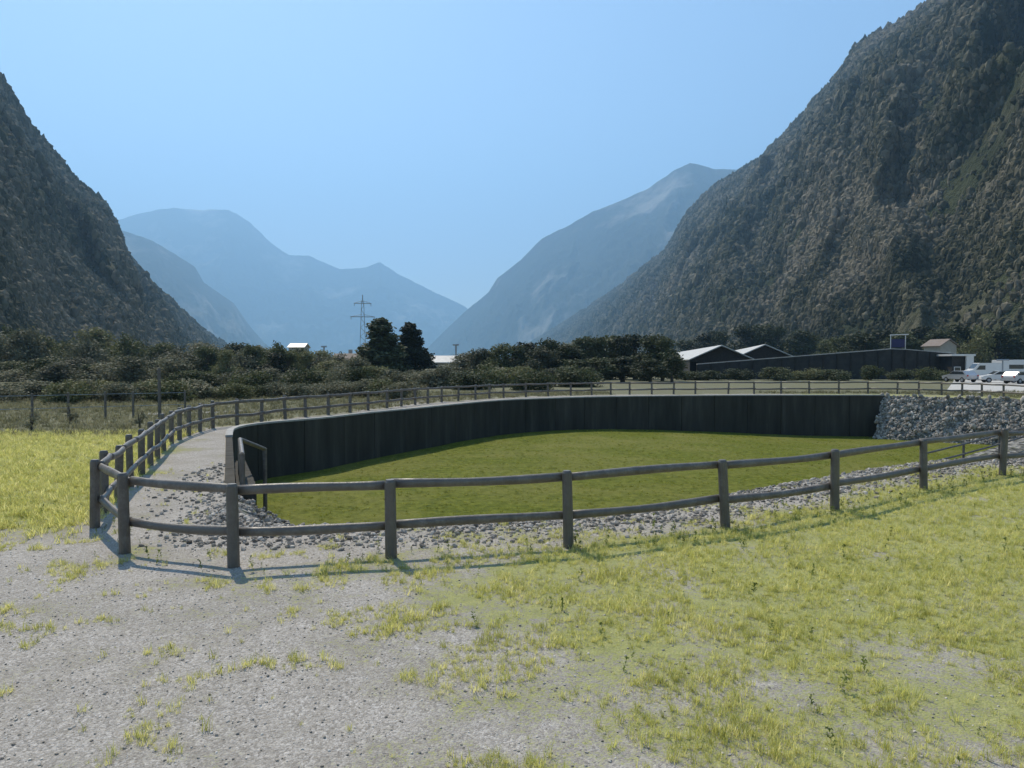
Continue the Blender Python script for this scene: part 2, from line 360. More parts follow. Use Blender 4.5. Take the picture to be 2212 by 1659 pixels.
def masks(P):
    """grass and dry amount for ground points"""
    x, y = P[:, 0], P[:, 1]
    n = fbm(x * 0.35, y * 0.35, 4, 5)
    g_r = sstep(-3.4, 1.6, x + 0.9 * n + 0.12 * (y - 6)) * (0.58 + 0.20 * sstep(5.2, 7.4, y) + 0.08 * sstep(1.5, 5, x))
    strip = np.maximum(sstep(7.0, 8.0, y) * (1 - sstep(9.0, 9.6, y)) * sstep(-5, -2, x) * 0.46, 0.16)
    g = np.maximum(g_r, strip)
    left = sstep(9.6, 11.4, y + 0.5 * n - 0.25 * (x + 7)) * sstep(-5.6, -6.8, x) if False else sstep(9.4, 11.2, y + 0.8 * n) * (1 - sstep(-6.9, -5.9, x))
    g = np.maximum(g, left * 0.85)
    far = sstep(18, 24, y) * (1 - sstep(-9.5, -8.5, x))
    g = np.maximum(g, far)
    g = np.maximum(g, sstep(45, 60, y)); g = np.maximum(g, sstep(17, 22, np.abs(x)))
    g = np.where(y < 3.5, np.maximum(g, 0.35), g)
    dry = sstep(19, 27, y) * 0.9
    dry = np.where((x > 20) & (y > 45) & (y < 56), 0.2, dry)
    ins = inside(P, FA); ne = (x > -6) & (y < 30)
    de = dist_poly(P, EA)
    ring = np.where(ne, 0.28 + 0.25 * sstep(0.9, 1.9, de) * sstep(-5, 0, x) + 0.30 * sstep(2, 7, x) * sstep(0.8, 2.2, de), 0.02 + 0.45 * sstep(1.6, 2.6, de) * (x < 0))
    ring = np.where((x > 22) & (y > 40), 0.75, ring)
    ring = np.where((x < -1.5) & (y < 30), 0.06 + 0.25 * sstep(1.2, 2.2, de) * (y < 12) + 0.5 * sstep(1.8, 2.5, de) * (y > 13), ring)
    g = np.where(ins, ring, g); dry = np.where(ins, 0, dry)
    return np.clip(g, 0, 1), dry

# ground: one sheet with the basin cut out of it
def grid(x0, x1, y0, y1, s, jit=0.25):
    gx, gy = np.meshgrid(np.arange(x0, x1 + 1e-6, s), np.arange(y0, y1 + 1e-6, s))
    p = np.stack([gx.ravel(), gy.ravel()], 1); return p + np.random.uniform(-jit * s, jit * s, p.shape)
def not_in(P, x0, x1, y0, y1): return P[~((P[:, 0] > x0) & (P[:, 0] < x1) & (P[:, 1] > y0) & (P[:, 1] < y1))]
def cdt(points, poly):
    n = len(poly)
    co = [Vector((float(a), float(b))) for a, b in poly] + [Vector((float(a), float(b))) for a, b in points]
    ed = [(i, (i + 1) % n) for i in range(n)]
    r = delaunay_2d_cdt(co, ed, [], 0, 1e-4)
    return np.array([(v.x, v.y) for v in r[0]]), np.array([f for f in r[2]])
pts = [grid(-14, 14, 2.5, 16, 0.3), not_in(grid(-30, 50, -2, 70, 1.2), -14.2, 14.2, 2.3, 16.2), not_in(grid(-200, 220, -60, 300, 14), -31, 51, -3, 71), not_in(grid(-2500, 2500, -800, 4000, 300), -210, 230, -70, 310), grid(-9900, 9900, -2400, 13900, 1900)]
P = np.concatenate(pts); keep = dist_poly(P, EA) > 0.12; P = P[keep & ~inside(P, EA)]
V2, F = cdt(P, EA)
cen = V2[F].mean(1); F = F[~inside(cen, EA)]
de = dist_poly(V2, EA)
z = 0.035 * fbm(V2[:, 0] * 0.5, V2[:, 1] * 0.5, 4, 3) * sstep(0.1, 1.0, de) * (1 - sstep(60, 120, np.hypot(V2[:, 0], V2[:, 1])))
me = np_mesh('ground', np.column_stack([V2, z]), F, M['ground'], True)
gm, dm = masks(V2)
for nm, arr in (('grass', gm), ('dry', dm)):
    a = me.attributes.new(nm, 'FLOAT', 'POINT'); a.data.foreach_set('value', arr.astype(np.float32))
tag(mesh_obj('ground', me), 'flat ground of pale gravel with patchy grass round the sunken basin', kind='structure')
def ground_z(x, y):
    return 0.035 * fbm(np.asarray(x) * 0.5, np.asarray(y) * 0.5, 4, 3)

# basin floor
P = grid(-12, 44, 10, 60, 0.9); P = P[inside(P, EA) & (dist_poly(P, EA) > 0.15)]
V2, F = cdt(P, EA); cen = V2[F].mean(1); F = F[inside(cen, EA)]
z = floor_z(V2[:, 0], V2[:, 1]) + 0.05 * fbm(V2[:, 0] * 0.4, V2[:, 1] * 0.4, 3, 9)
tag(mesh_obj('basin_floor', np_mesh('basin_floor', np.column_stack([V2, z]), F, M['floor'], True)), 'flat dark green grass floor of the sunken basin', kind='structure')

# stony banks round the near side and right end
nb = len(bank_pts); rows = 9; V = []; inw = []
for i, p in enumerate(bank_pts):
    t = (bank_pts[min(i + 1, nb - 1)] - bank_pts[max(i - 1, 0)]).normalized()
    q = p + Vector((-t.y, t.x, 0)) * 0.3
    if not inside(np.array([[q.x, q.y]]), EA)[0] and inside(np.array([[2 * p.x - q.x, 2 * p.y - q.y]]), EA)[0]: nrm = Vector((t.y, -t.x, 0))
    else: nrm = Vector((-t.y, t.x, 0))
    inw.append(nrm)
for i in range(nb):      # smooth the inward direction
    s = sum((inw[min(max(i + k, 0), nb - 1)] for k in range(-6, 7)), Vector()); inw[i] = s.normalized()
brun = [2.3 if p.y > 40 and p.x < 35 else (2.4 if p.x > 18 else 3.2) for p in bank_pts]
brun = [sum(brun[min(max(i + k, 0), nb - 1)] for k in range(-8, 9)) / 17 for i in range(nb)]
bank_grid = np.zeros((nb, rows, 3))
for i, p in enumerate(bank_pts):
    for j in range(rows):
        f = j / (rows - 1); q = p + inw[i] * (f * brun[i]); zz = (floor_z(q.x, q.y) - 0.15) * f
        k = 0.0 if j == 0 else 0.10
        q = q + Vector((random.uniform(-k, k), random.uniform(-k, k), 0)); zz += random.uniform(-k, k) * 0.8
        bank_grid[i, j] = (q.x, q.y, zz - 0.004)
idx = np.arange(nb * rows).reshape(nb, rows)
F = np.stack([idx[:-1, :-1], idx[1:, :-1], idx[1:, 1:], idx[:-1, 1:]], -1).reshape(-1, 4)
bank = tag(mesh_obj('stony_bank', np_mesh('stony_bank', bank_grid.reshape(-1, 3), F, M['bank'])), 'steep bank of loose grey stones round the near side and right end of the basin', kind='structure')

# ------------------------------------------------------------ scatter through geometry nodes (stuff only)
def ico(sub=1, jit=0.25, sq=(1, 1, 1)):
    bm = bmesh.new(); bmesh.ops.create_icosphere(bm, subdivisions=sub, radius=1)
    for v in bm.verts:
        k = 1 + random.uniform(-jit, jit); v.co = Vector((v.co.x * sq[0] * k, v.co.y * sq[1] * k, v.co.z * sq[2] * k))
    me = bpy.data.meshes.new('lump'); bm.to_mesh(me); bm.free(); return me
def scatter(name, P, S, ROT, meshes, label, mat=None, parent=None, kind='stuff'):
    P = np.asarray(P, np.float32); n = len(P)
    me = bpy.data.meshes.new(name); me.vertices.add(n); me.vertices.foreach_set('co', P.ravel())
    a = me.attributes.new('sc', 'FLOAT_VECTOR', 'POINT'); a.data.foreach_set('vector', np.asarray(S, np.float32).ravel())
    a = me.attributes.new('ro', 'FLOAT_VECTOR', 'POINT'); a.data.foreach_set('vector', np.asarray(ROT, np.float32).ravel())
    o = mesh_obj(name, me, parent)
    if mat and meshes[0].materials and meshes[0].materials[0] != mat:
        meshes = [m_.copy() for m_ in meshes]
        for m_ in meshes: m_.materials[0] = mat
    for m_ in meshes:
        if mat and not m_.materials: m_.materials.append(mat)
    if mat: me.materials.append(mat)
    ng = bpy.data.node_groups.new(name, 'GeometryNodeTree')
    ng.interface.new_socket('Geometry', in_out='INPUT', socket_type='NodeSocketGeometry'); ng.interface.new_socket('Geometry', in_out='OUTPUT', socket_type='NodeSocketGeometry')
    N = ng.nodes; L = ng.links
    gi = N.new('NodeGroupInput'); go = N.new('NodeGroupOutput'); ip = N.new('GeometryNodeInstanceOnPoints'); jn = N.new('GeometryNodeJoinGeometry')
    m2p = N.new('GeometryNodeMeshToPoints')
    L.new(gi.outputs[0], m2p.inputs['Mesh']); L.new(m2p.outputs[0], ip.inputs['Points'])
    for k, m_ in enumerate(meshes):
        so = bpy.data.objects.new(name + '_source', m_)
        oi = N.new('GeometryNodeObjectInfo'); oi.inputs['Object'].default_value = so; oi.inputs['As Instance'].default_value = True
        L.new(oi.outputs['Geometry'], jn.inputs[0])
    L.new(jn.outputs[0], ip.inputs['Instance'])
    if len(meshes) > 1: ip.inputs['Pick Instance'].default_value = True
    for an, sock in (('sc', 'Scale'), ('ro', 'Rotation')):
        na = N.new('GeometryNodeInputNamedAttribute'); na.data_type = 'FLOAT_VECTOR'; na.inputs['Name'].default_value = an
        L.new(na.outputs[0], ip.inputs[sock])
    L.new(ip.outputs[0], go.inputs[0])
    md = o.modifiers.new('scatter', 'NODES'); md.node_group = ng
    return tag(o, label, kind=kind)
def eul(n, tilt=3.14):
    return np.column_stack([np.random.uniform(-tilt, tilt, n), np.random.uniform(-tilt, tilt, n), np.random.uniform(0, 6.28, n)])

# ------------------------------------------------------------ mountains
def interp_line(pts, u):
    P = np.array(pts, float); t = np.linspace(0, 1, len(P)); return np.stack([np.interp(u, t, P[:, k]) for k in range(P.shape[1])], -1)
def mountain(name, label, crest, foot, nu, nv, mat, seed, gull=0.10, rough=0.03, crest_n=0.012, prof=1.15, gf=9, back=0.5):
    """crest: (px, py, distance) seen skyline; foot: (px, distance) where the slope meets the valley floor"""
    C = [dp(*c) for c in crest]; Fo = [Vector((xat(px, d), d, -3)) for px, d in foot]
    # resample both by length so that spurs keep an even width
    u = np.linspace(0, 1, nu)
    def bylen(L):
        P = np.array([tuple(p) for p in L]); s = np.r_[0, np.cumsum(np.linalg.norm(np.diff(P, axis=0), axis=1))]; s /= s[-1]
        return np.stack([np.interp(u, s, P[:, k]) for k in range(3)], -1)
    same = len(C) == len(Fo)
    if same:
        P = np.array([tuple(p) for p in C]); s = np.r_[0, np.cumsum(np.linalg.norm(np.diff(P, axis=0), axis=1))]; s /= s[-1]
        Cc = np.stack([np.interp(u, s, P[:, k]) for k in range(3)], -1); Q = np.array([tuple(p) for p in Fo]); Ff = np.stack([np.interp(u, s, Q[:, k]) for k in range(3)], -1)
    else: Cc, Ff = bylen(C), bylen(Fo)
    scale = np.linalg.norm(Cc - Ff, axis=1).mean(); H = Cc[:, 2].copy()
    v = np.linspace(0, 1 + back, nv); vv = np.minimum(v, 1); bb = np.maximum(v - 1, 0)
    n1 = fbm(u * 40, u * 0 + 3.3, 4, seed) * scale * crest_n
    Cc[:, 2] += n1 * np.clip(H / (H.max() + 1), 0.15, 1)
    W = Ff[:, None, :] * (1 - vv)[None, :, None] + Cc[:, None, :] * vv[None, :, None]
    W[:, :, 2] = Ff[:, 2][:, None] + (Cc[:, 2] - Ff[:, 2])[:, None] * (vv ** prof)[None, :]
    dirh = (Cc - Ff)[:, :2]; dirh /= np.linalg.norm(dirh, axis=1)[:, None] + 1e-9
    run = np.linalg.norm((Cc - Ff)[:, :2], axis=1)
    W[:, :, 0] += dirh[:, 0][:, None] * bb[None, :] * run[:, None]; W[:, :, 1] += dirh[:, 1][:, None] * bb[None, :] * run[:, None]
    W[:, :, 2] -= (Cc[:, 2] + 40)[:, None] * (bb / max(back, 1e-6))[None, :] ** 1.3
    env = (np.sin(np.pi * np.clip(vv, 0, 1)) ** 0.8 * (1 - np.clip(vv, 0, 1) ** 4))[None, :]
    x, y, zz = W[:, :, 0], W[:, :, 1], W[:, :, 2]
    f = gf / scale
    wu = u[:, None] * gf + 0.5 * fbm(x * f * 0.7, y * f * 0.7, 3, seed + 5) + 0.25 * vv[None, :]
    g = fbm(wu, wu * 0 + vv[None, :] * 0.9, 4, seed + 9, True)
    d = (g * gull + fbm(x * f * 2.5, (y + zz) * f * 2.5, 5, seed + 2) * rough) * scale * env
    W[:, :, 0] -= dirh[:, 0][:, None] * d * 0.8; W[:, :, 1] -= dirh[:, 1][:, None] * d * 0.8; W[:, :, 2] += d * 0.32
    ii = np.arange(nu * nv).reshape(nu, nv)
    F = np.stack([ii[:-1, :-1], ii[1:, :-1], ii[1:, 1:], ii[:-1, 1:]], -1).reshape(-1, 4)
    o = mesh_obj(name, np_mesh(name, W.reshape(-1, 3), F, mat, True)); tag(o, label, kind='structure')
    return W
WL = mountain('mountain', 'steep dark wooded mountainside rising on the left edge of the valley',
    [(-900, -700, 620), (-420, -330, 640), (-150, 0, 700), (0, 168, 760), (70, 285, 830), (170, 400, 930), (225, 445, 1000), (250, 495, 1080), (262, 545, 1180), (300, 592, 1400), (345, 640, 1700), (400, 690, 2050), (470, 742, 2500), (540, 780, 2900)],
    [(-1500, 60), (-700, 110), (-250, 190), (20, 260), (110, 300), (200, 350), (270, 400), (330, 470), (370, 560), (410, 720), (445, 950), (480, 1400), (520, 2000), (570, 2700)],
    520, 200, M['slope'], 11, 0.10, 0.02, 0.008, 1.1, 12)
FAR = lambda L: [(a, b, d * (1.0 + 0.25 * min(1, max(0, (2300 - a) / 700)))) for a, b, d in L]
WR = mountain('mountain', 'steep dark wooded mountainside rising on the right side of the valley',
    FAR([(3300, -900, 620), (2700, -620, 680), (2300, -260, 800), (2010, 5, 930), (1935, 60, 990), (1850, 105, 1060), (1795, 180, 1150), (1725, 265, 1280), (1650, 338, 1440), (1595, 372, 1560), (1525, 418, 1680), (1480, 470, 1780), (1440, 540, 1900), (1330, 625, 2600), (1230, 690, 3300), (1130, 750, 4300), (1040, 782, 5200)]),
    [(4300, 70), (3100, 120), (2600, 170), (2250, 210), (2100, 240), (2000, 260), (1900, 290), (1800, 330), (1700, 380), (1640, 430), (1580, 500), (1520, 600), (1450, 820), (1370, 1250), (1290, 1900), (1200, 3000), (1080, 4600)],
    620, 240, M['slope'], 23, 0.062, 0.015, 0.008, 1.1, 15)
mountain('far_mountain', 'hazy blue mountain in front of the bright peak at the left end of the valley',
    [(60, 420, 6000), (250, 492, 6000), (330, 520, 6100), (420, 575, 6300), (440, 610, 6400), (505, 655, 6600), (540, 705, 6900), (575, 745, 7200), (640, 790, 7400)],
    [(0, 4000), (200, 4200), (300, 4300), (380, 4500), (440, 4800), (500, 5200), (550, 5800), (600, 6500), (660, 7200)], 200, 70, M['far'], 31, 0.10, 0.04, 0.006)
mountain('far_mountain', 'hazy blue mountain with a long ridge falling left towards the valley gap',
    [(1900, 330, 6200), (1700, 350, 6300), (1590, 366, 6400), (1545, 364, 6500), (1490, 352, 6500), (1455, 368, 6500), (1400, 408, 6600), (1330, 438, 6700), (1280, 458, 6800), (1220, 492, 7000), (1170, 515, 7100), (1125, 562, 7200), (1075, 600, 7300), (1055, 632, 7400), (1010, 668, 7600), (960, 715, 7900), (925, 750, 8200), (860, 790, 8600)],
    [(1900, 3600), (1750, 3700), (1650, 3800), (1600, 3900), (1550, 4000), (1500, 4100), (1450, 4200), (1400, 4300), (1350, 4500), (1300, 4700), (1250, 4900), (1200, 5100), (1150, 5400), (1110, 5800), (1060, 6200), (1010, 6800), (960, 7400), (880, 8300)], 320, 100, M['far'], 37, 0.12, 0.04, 0.006)
mountain('far_mountain', 'palest blue broad mountain closing the far end of the valley on the left',
    [(-150, 560, 11500), (120, 510, 11500), (255, 474, 11500), (330, 455, 11500), (375, 448, 11500), (430, 453, 11600), (492, 452, 11600), (540, 480, 11700), (580, 520, 11800), (625, 552, 11900), (665, 552, 12000), (735, 582, 12000), (790, 578, 12000), (820, 566, 12000), (860, 592, 12100), (920, 622, 12200), (1000, 660, 12400), (1080, 715, 12600), (1180, 770, 12900)],
    [(-150, 8600), (100, 8700), (200, 8800), (300, 8800), (350, 8900), (400, 8900), (460, 9000), (520, 9200), (560, 9300), (600, 9500), (650, 9700), (720, 9900), (780, 10000), (820, 10200), (880, 10400), (940, 10700), (1000, 11000), (1080, 11500), (1180, 12200)], 320, 100, M['far'], 43, 0.14, 0.05, 0.008)

# forest on the two near slopes
def canopy_mesh(seed, cone):
    random.seed(seed); me = ico(1, 0.22, (1, 1, 1.25 if not cone else 1.0))
    if cone:
        for v in me.vertices:
            k = 1 - 0.45 * (v.co.z + 1) / 2; v.co.x *= k; v.co.y *= k; v.co.z *= 1.5
    return me
cano = [canopy_mesh(s, s % 4 == 0) for s in range(7)]
def forest(name, label, W, n, seed, vmax):
    rs = np.random.RandomState(seed); nu, nv = W.shape[:2]; jv = int(nv * vmax)
    A = W[:-1, :jv]; B = W[1:, :jv]; Cc = W[:-1, 1:jv + 1]
    area = np.linalg.norm(np.cross(B - A, Cc - A), axis=-1)
    dist = np.linalg.norm(A, axis=-1); ang = np.abs(A[..., 0] / np.maximum(A[..., 1], 1))
    w = area / np.maximum(dist, 250) ** 1.1 * (ang < 0.95) * (A[..., 1] > 50) * (A[..., 2] > -2)
    cl = fbm(A[..., 0] * 0.012, (A[..., 1] + A[..., 2]) * 0.012, 4, seed); w = w * np.clip(0.62 + 2.2 * cl, 0.03, 1.6)
    p = (w / w.sum()).ravel(); k = rs.choice(len(p), n, p=p)
    i, j = np.unravel_index(k, area.shape); a, b = rs.rand(n, 1), rs.rand(n, 1)
    P = A[i, j] + (B - A)[i, j] * a + (Cc - A)[i, j] * b
    r = (1.05 + 1.8 * rs.rand(n) ** 3) * np.clip(dist[i, j] / 520, 0.6, 2.6)
    S = np.column_stack([r * rs.uniform(0.8, 1.2, n), r * rs.uniform(0.8, 1.2, n), r * rs.uniform(0.9, 1.5, n)]); P[:, 2] += r * 0.35
    ROT = np.column_stack([rs.uniform(-0.25, 0.25, n), rs.uniform(-0.25, 0.25, n), rs.uniform(0, 6.28, n)])
    scatter(name, P, S, ROT, cano, label, M['canopy'])
forest('mountain_forest', 'dense far-off forest covering the left mountainside', WL, 150000, 3, 0.72)
forest('mountain_forest', 'dense far-off forest covering the right mountainside', WR, 230000, 4, 0.72)

# ------------------------------------------------------------ concrete basin wall
wall = empty('retaining_wall', (0, 0, 0), 0, 'long curved dark stained concrete wall with pale coping lining the back of the basin', 'wall')
wp = catmull([Vector((x, y, 0)) for x, y in WALL_C], 0.4)
L = [0.0]
for a, b in zip(wp, wp[1:]): L.append(L[-1] + (b - a).length)
Ltot = L[-1]; LA = np.array(L); WX = np.array([p.x for p in wp]); WY = np.array([p.y for p in wp])
def wat(s):
    s = min(max(s, 0), Ltot); x = float(np.interp(s, LA, WX)); y = float(np.interp(s, LA, WY))
    x1, y1 = float(np.interp(s - 0.2, LA, WX)), float(np.interp(s - 0.2, LA, WY)); x2, y2 = float(np.interp(s + 0.2, LA, WX)), float(np.interp(s + 0.2, LA, WY))
    t = Vector((x2 - x1, y2 - y1, 0)).normalized(); return Vector((x, y, 0)), Vector((t.y, -t.x, 0))     # inward (to the right of travel)
def ribbon(s0, s1, off0, off1, z0, z1, n=3, gap=0.006):
    """solid curved strip along the wall; z0, z1 may be functions of the point"""
    mb = MB(); s0 += gap; s1 -= gap; ring = []
    for k in range(n + 1):
        p, nn = wat(s0 + (s1 - s0) * k / n); a = p + nn * off0; b = p + nn * off1
        lo = z0(b) if callable(z0) else z0; hi = z1(s0 + (s1 - s0) * k / n) if callable(z1) else z1
        base = len(mb.v); mb.v += [(a.x, a.y, lo), (b.x, b.y, lo), (b.x, b.y, hi), (a.x, a.y, hi)]; ring.append(base)
    for k in range(n):
        a, b = ring[k], ring[k + 1]
        for q in range(4): mb.f.append((a + q, a + (q + 1) % 4, b + (q + 1) % 4, b + q))
    mb.f.append(tuple(ring[0] + q for q in range(4))[::-1]); mb.f.append(tuple(ring[-1] + q for q in range(4)))
    return mb
npan = int(Ltot / 2.5)
for k in range(npan):
    s0, s1 = Ltot * k / npan, Ltot * (k + 1) / npan
    ribbon(s0, s1, 0.004, 0.20 + random.uniform(-0.004, 0.004), lambda p: float(floor_z(p.x, p.y)) - 0.25, 0.02, gap=0.02).build('wall_panel', M['wall'], wall)
    if s1 > 10.5: ribbon(s0, s1, -0.01, 0.215, 0.0225, 0.09 + random.uniform(-0.004, 0.004)).build('coping_slab', M['pale'], wall)
# narrow ledge running down along the foot of the left end of the wall
led = empty('stepped_ledge', (0, 0, 0), 0, 'narrow pale concrete ledge running down inside the left end of the basin wall', 'ledge')
for k in range(9):
    s0, s1 = 0.1 + k * 1.15, 0.1 + (k + 1) * 1.15
    z1 = -0.10 - 0.085 * k
    ribbon(s0, s1, 0.23, 0.60, lambda p: float(floor_z(p.x, p.y)) - 0.2, z1).build('ledge_block', M['wall'], led)

hr = empty('hand_rail', tuple(wat(0.3)[0]), 0, 'short dark timber railing at the near left end of the basin wall', 'railing')
hp = [wat(q)[0] + wat(q)[1] * 0.34 + Vector((0, 0, -0.12)) for q in (0.3, 1.9, 3.5)]; h0 = Vector(hr.location)
hp.append(wat(4.6)[0] + wat(4.6)[1] * 0.95 + Vector((0, 0, -0.5)))
for p in hp: MB().tube([p - h0 + Vector((0, 0, -.3 if p is not hp[3] else -1.9)), p - h0 + Vector((0, 0, .72))], 0.055, 10).build('post', M['wood'], hr)
for a, b in zip(hp, hp[1:]): MB().tube([a - h0 + Vector((0, 0, .70)), b - h0 + Vector((0, 0, .70))], 0.05, 10).build('rail', M['rail'], hr)

# ------------------------------------------------------------ post and rail fence
fen = empty('rail_fence', (fence[3].x, fence[3].y, 0), 0, 'weathered wooden post and rail fence looping all the way round the sunken basin', 'fence')
fo = Vector(fen.location)
post_me = []
for k in range(5):
    mb = MB(); zs = [-0.3, 0, 0.3, 0.65, 0.97, 1.0]; lx, ly = random.uniform(-.012, .012), random.uniform(-.012, .012)
    mb.tube([(lx * z_, ly * z_, z_) for z_ in zs], [0.072, 0.071, 0.069, 0.067, 0.066, 0.050], 12, jit=0.02)
    o = mb.build('post', M['wood']); post_me.append(o.data); bpy.data.objects.remove(o)
nf = len(fence); dists = [p.length for p in fence]
cent = Vector((10, 30, 0))
offs = []
for i, p in enumerate(fence):
    t = (fence[(i + 1) % nf] - fence[i - 1]).normalized(); nn = Vector((-t.y, t.x, 0))
    if nn.dot(cent - p) < 0: nn = -nn
    offs.append(nn)
for i, p in enumerate(fence):
    o = mesh_obj('post', post_me[i % 5], fen); o.location = p - fo + Vector((0, 0, -0.01)); o.rotation_euler = (random.uniform(-.03, .03), random.uniform(-.035, .035), random.uniform(0, 6.28))
    s = random.uniform(0.97, 1.05) * (1.0 if p.length < 30 else 1.08); o.scale = (s, s, random.uniform(0.97, 1.05))
for i in range(nf):
    a, b = fence[i], fence[(i + 1) % nf]; na, nb_ = offs[i], offs[(i + 1) % nf]
    for hgt in (0.905, 0.40):
        r = 0.058 if a.length < 30 else 0.062
        A_ = a + na * 0.085 + Vector((0, 0, hgt + random.uniform(-.022, .022))); B_ = b + nb_ * 0.085 + Vector((0, 0, hgt + random.uniform(-.022, .022)))
        d = (B_ - A_); n_ = 7 if a.length < 30 else 2; ends = d.normalized() * 0.02
        bow = random.uniform(-0.02, 0.02); sag = random.uniform(-0.028, 0.006); kk = random.uniform(0, 6)
        pts_ = [(A_ + d * (k / n_) + Vector((0, 0, sag * math.sin(math.pi * k / n_) + 0.006 * math.sin(kk + 5 * k / n_))) + na * bow * math.sin(math.pi * k / n_)) - fo for k in range(n_ + 1)]
        pts_[0] = pts_[0] + ends * 0.6; pts_[-1] = pts_[-1] - ends * 0.6
        rr = [r * (1 + 0.06 * math.sin(kk + k)) for k in range(n_ + 1)]
        MB().tube(pts_, rr, 10, flat=0.72, jit=0.015 if n_ > 2 else 0).build('rail', M['rail'], fen, True)

# small guard rail inside the basin at the right
def rail_line(label, pts, h, rails, r, mat, name='guard_rail', cat='railing'):
    root = empty(name, tuple(pts[0]), 0, label, cat); o0 = Vector(pts[0])
    for p in pts: MB().tube([Vector(p) - o0 + Vector((0, 0, -0.25)), Vector(p) - o0 + Vector((0, 0, h))], r * 1.2, 8).build('post', mat, root)
    for a, b in zip(pts, pts[1:]):
        for hh in rails:
            MB().tube([Vector(a) - o0 + Vector((0, -r * 1.8, hh)), Vector(b) - o0 + Vector((0, -r * 1.8, hh))], r, 8).build('rail', mat, root)
    return root
# earth ramp with its rail
rp = [(13.5, 27.0, -2.1), (17, 29.2, -1.85), (21, 32, -1.55), (25, 35, -1.2), (29.5, 38, -0.7), (34, 40.5, -0.25)]
rv = []; rn = Vector((0.58, -0.81, 0))
rc = catmull([Vector(p) for p in rp], 0.5)
for p in rc:
    for off, dz in ((-3.6, None), (-0.9, 0.0), (-0.3, 0.02), (1.4, 0.0), (2.2, 0.0), (4.6, None)):
        q = p + rn * off; zz = -3.3 if dz is None else p.z + dz + random.uniform(-.03, .03)
        rv.append((q.x, q.y, zz))
ii = np.arange(len(rv)).reshape(len(rc), 6)
F = np.stack([ii[:-1, :-1], ii[1:, :-1], ii[1:, 1:], ii[:-1, 1:]], -1).reshape(-1, 4)
tag(mesh_obj('earth_ramp', np_mesh('earth_ramp', rv, F, M['bank'], True)), 'stony grey ramp climbing out of the basin at the right', kind='structure')
rail_line('thin dark guard rail along the stony ramp at the right inside the basin', [Vector(p) + Vector((0, 0, 0.0)) for p in [(15.6, 28.3, -1.95), (18.3, 30.1, -1.75), (21, 32, -1.55), (23.7, 34, -1.33), (26.4, 35.9, -1.05)]], 0.95, (0.9, 0.5), 0.04, M['wood'])

# ------------------------------------------------------------ stones and plants near by
stones = []
for s in range(6):
    random.seed(100 + s); m_ = ico(2 if s < 3 else 1, 0.16, (1, random.uniform(0.65, 0.9), random.uniform(0.45, 0.7))); m_.materials.append(M['stone']); stones.append(m_)
random.seed(21); np.random.seed(21)
def in_view(P, m=0.76): return np.abs(P[:, 0]) < P[:, 1] * m + 1.0
def rnd(n, x0, x1, y0, y1): return np.column_stack([np.random.uniform(x0, x1, n), np.random.uniform(y0, y1, n)])
# loose gravel on the open ground
n = 30000; P = rnd(n, -8, 8, 3.6, 9.6); P = P[in_view(P)]; g, _ = masks(P)
P = P[np.random.rand(len(P)) < np.clip(1.1 - 1.0 * g, 0.1, 1) * np.clip(5.0 / P[:, 1], 0, 1)]
sz = 0.004 + 0.011 * np.random.rand(len(P)) ** 4
scatter('loose_gravel', np.column_stack([P, ground_z(P[:, 0], P[:, 1]) + sz * 0.2]), np.repeat(sz[:, None], 3, 1), eul(len(P), 0.5), stones[3:], 'fine loose pale gravel strewn over the foreground', M['gravelstone'])
# riprap along the crest and bank
P = rnd(110000, -7, 16, 9.5, 22); d_e = dist_poly(P, EA); P = P[(~inside(P, EA)) & inside(P, FA) & in_view(P, 0.8)]
d_e = dist_poly(P, EA); keep = np.random.rand(len(P)) < np.clip(1.15 - d_e / 1.5, 0.05, 1) * np.where(P[:, 0] < -5, 0.25, 1); P = P[keep]
sz = 0.014 + 0.045 * np.random.rand(len(P)) ** 3
scatter('rubble_stones', np.column_stack([P, ground_z(P[:, 0], P[:, 1]) + sz * 0.25]), np.repeat(sz[:, None], 3, 1), eul(len(P), 0.7), stones, 'loose pale rubble stones along the near rim of the basin', M['stone'])
n = 42000; bi = np.random.uniform(0, nb - 1.001, n); bj = np.random.uniform(0, rows - 1.001, n); i0 = bi.astype(int); j0 = bj.astype(int)
P3 = bank_grid[i0, j0] + (bank_grid[i0 + 1, j0] - bank_grid[i0, j0]) * (bi - i0)[:, None] + (bank_grid[i0, j0 + 1] - bank_grid[i0, j0]) * (bj - j0)[:, None]
sz = (0.05 + 0.10 * np.random.rand(n) ** 2) * np.where(P3[:, 1] < 38, 0.45, 1.0); P3[:, 2] += sz * 0.2
scatter('bank_stones', P3, np.repeat(sz[:, None], 3, 1), eul(n), stones[3:], 'small stones packed over the stony bank', M['bankstone'])
# the largest stones of the right hand bank, one by one
cand = [i for i in range(nb) if bank_pts[i].y > 40 and bank_pts[i].x < 37]
bstones = [m_.copy() for m_ in stones]
for m_ in bstones: m_.materials[0] = M['bankstone']
for k in range(290):
    i = random.choice(cand); f = random.random() * 0.92; j = f * (rows - 1)
    q = bank_grid[i, int(j)]; o = mesh_obj('stone', bstones[k % 6], bank)
    s = random.uniform(0.12, 0.22); o.scale = (s * random.uniform(.9, 1.3), s, s); o.rotation_euler = [random.uniform(0, 6.28) for _ in range(3)]
    o.location = (q[0] + random.uniform(-.2, .2), q[1] - 0.05, q[2] + 0.06)

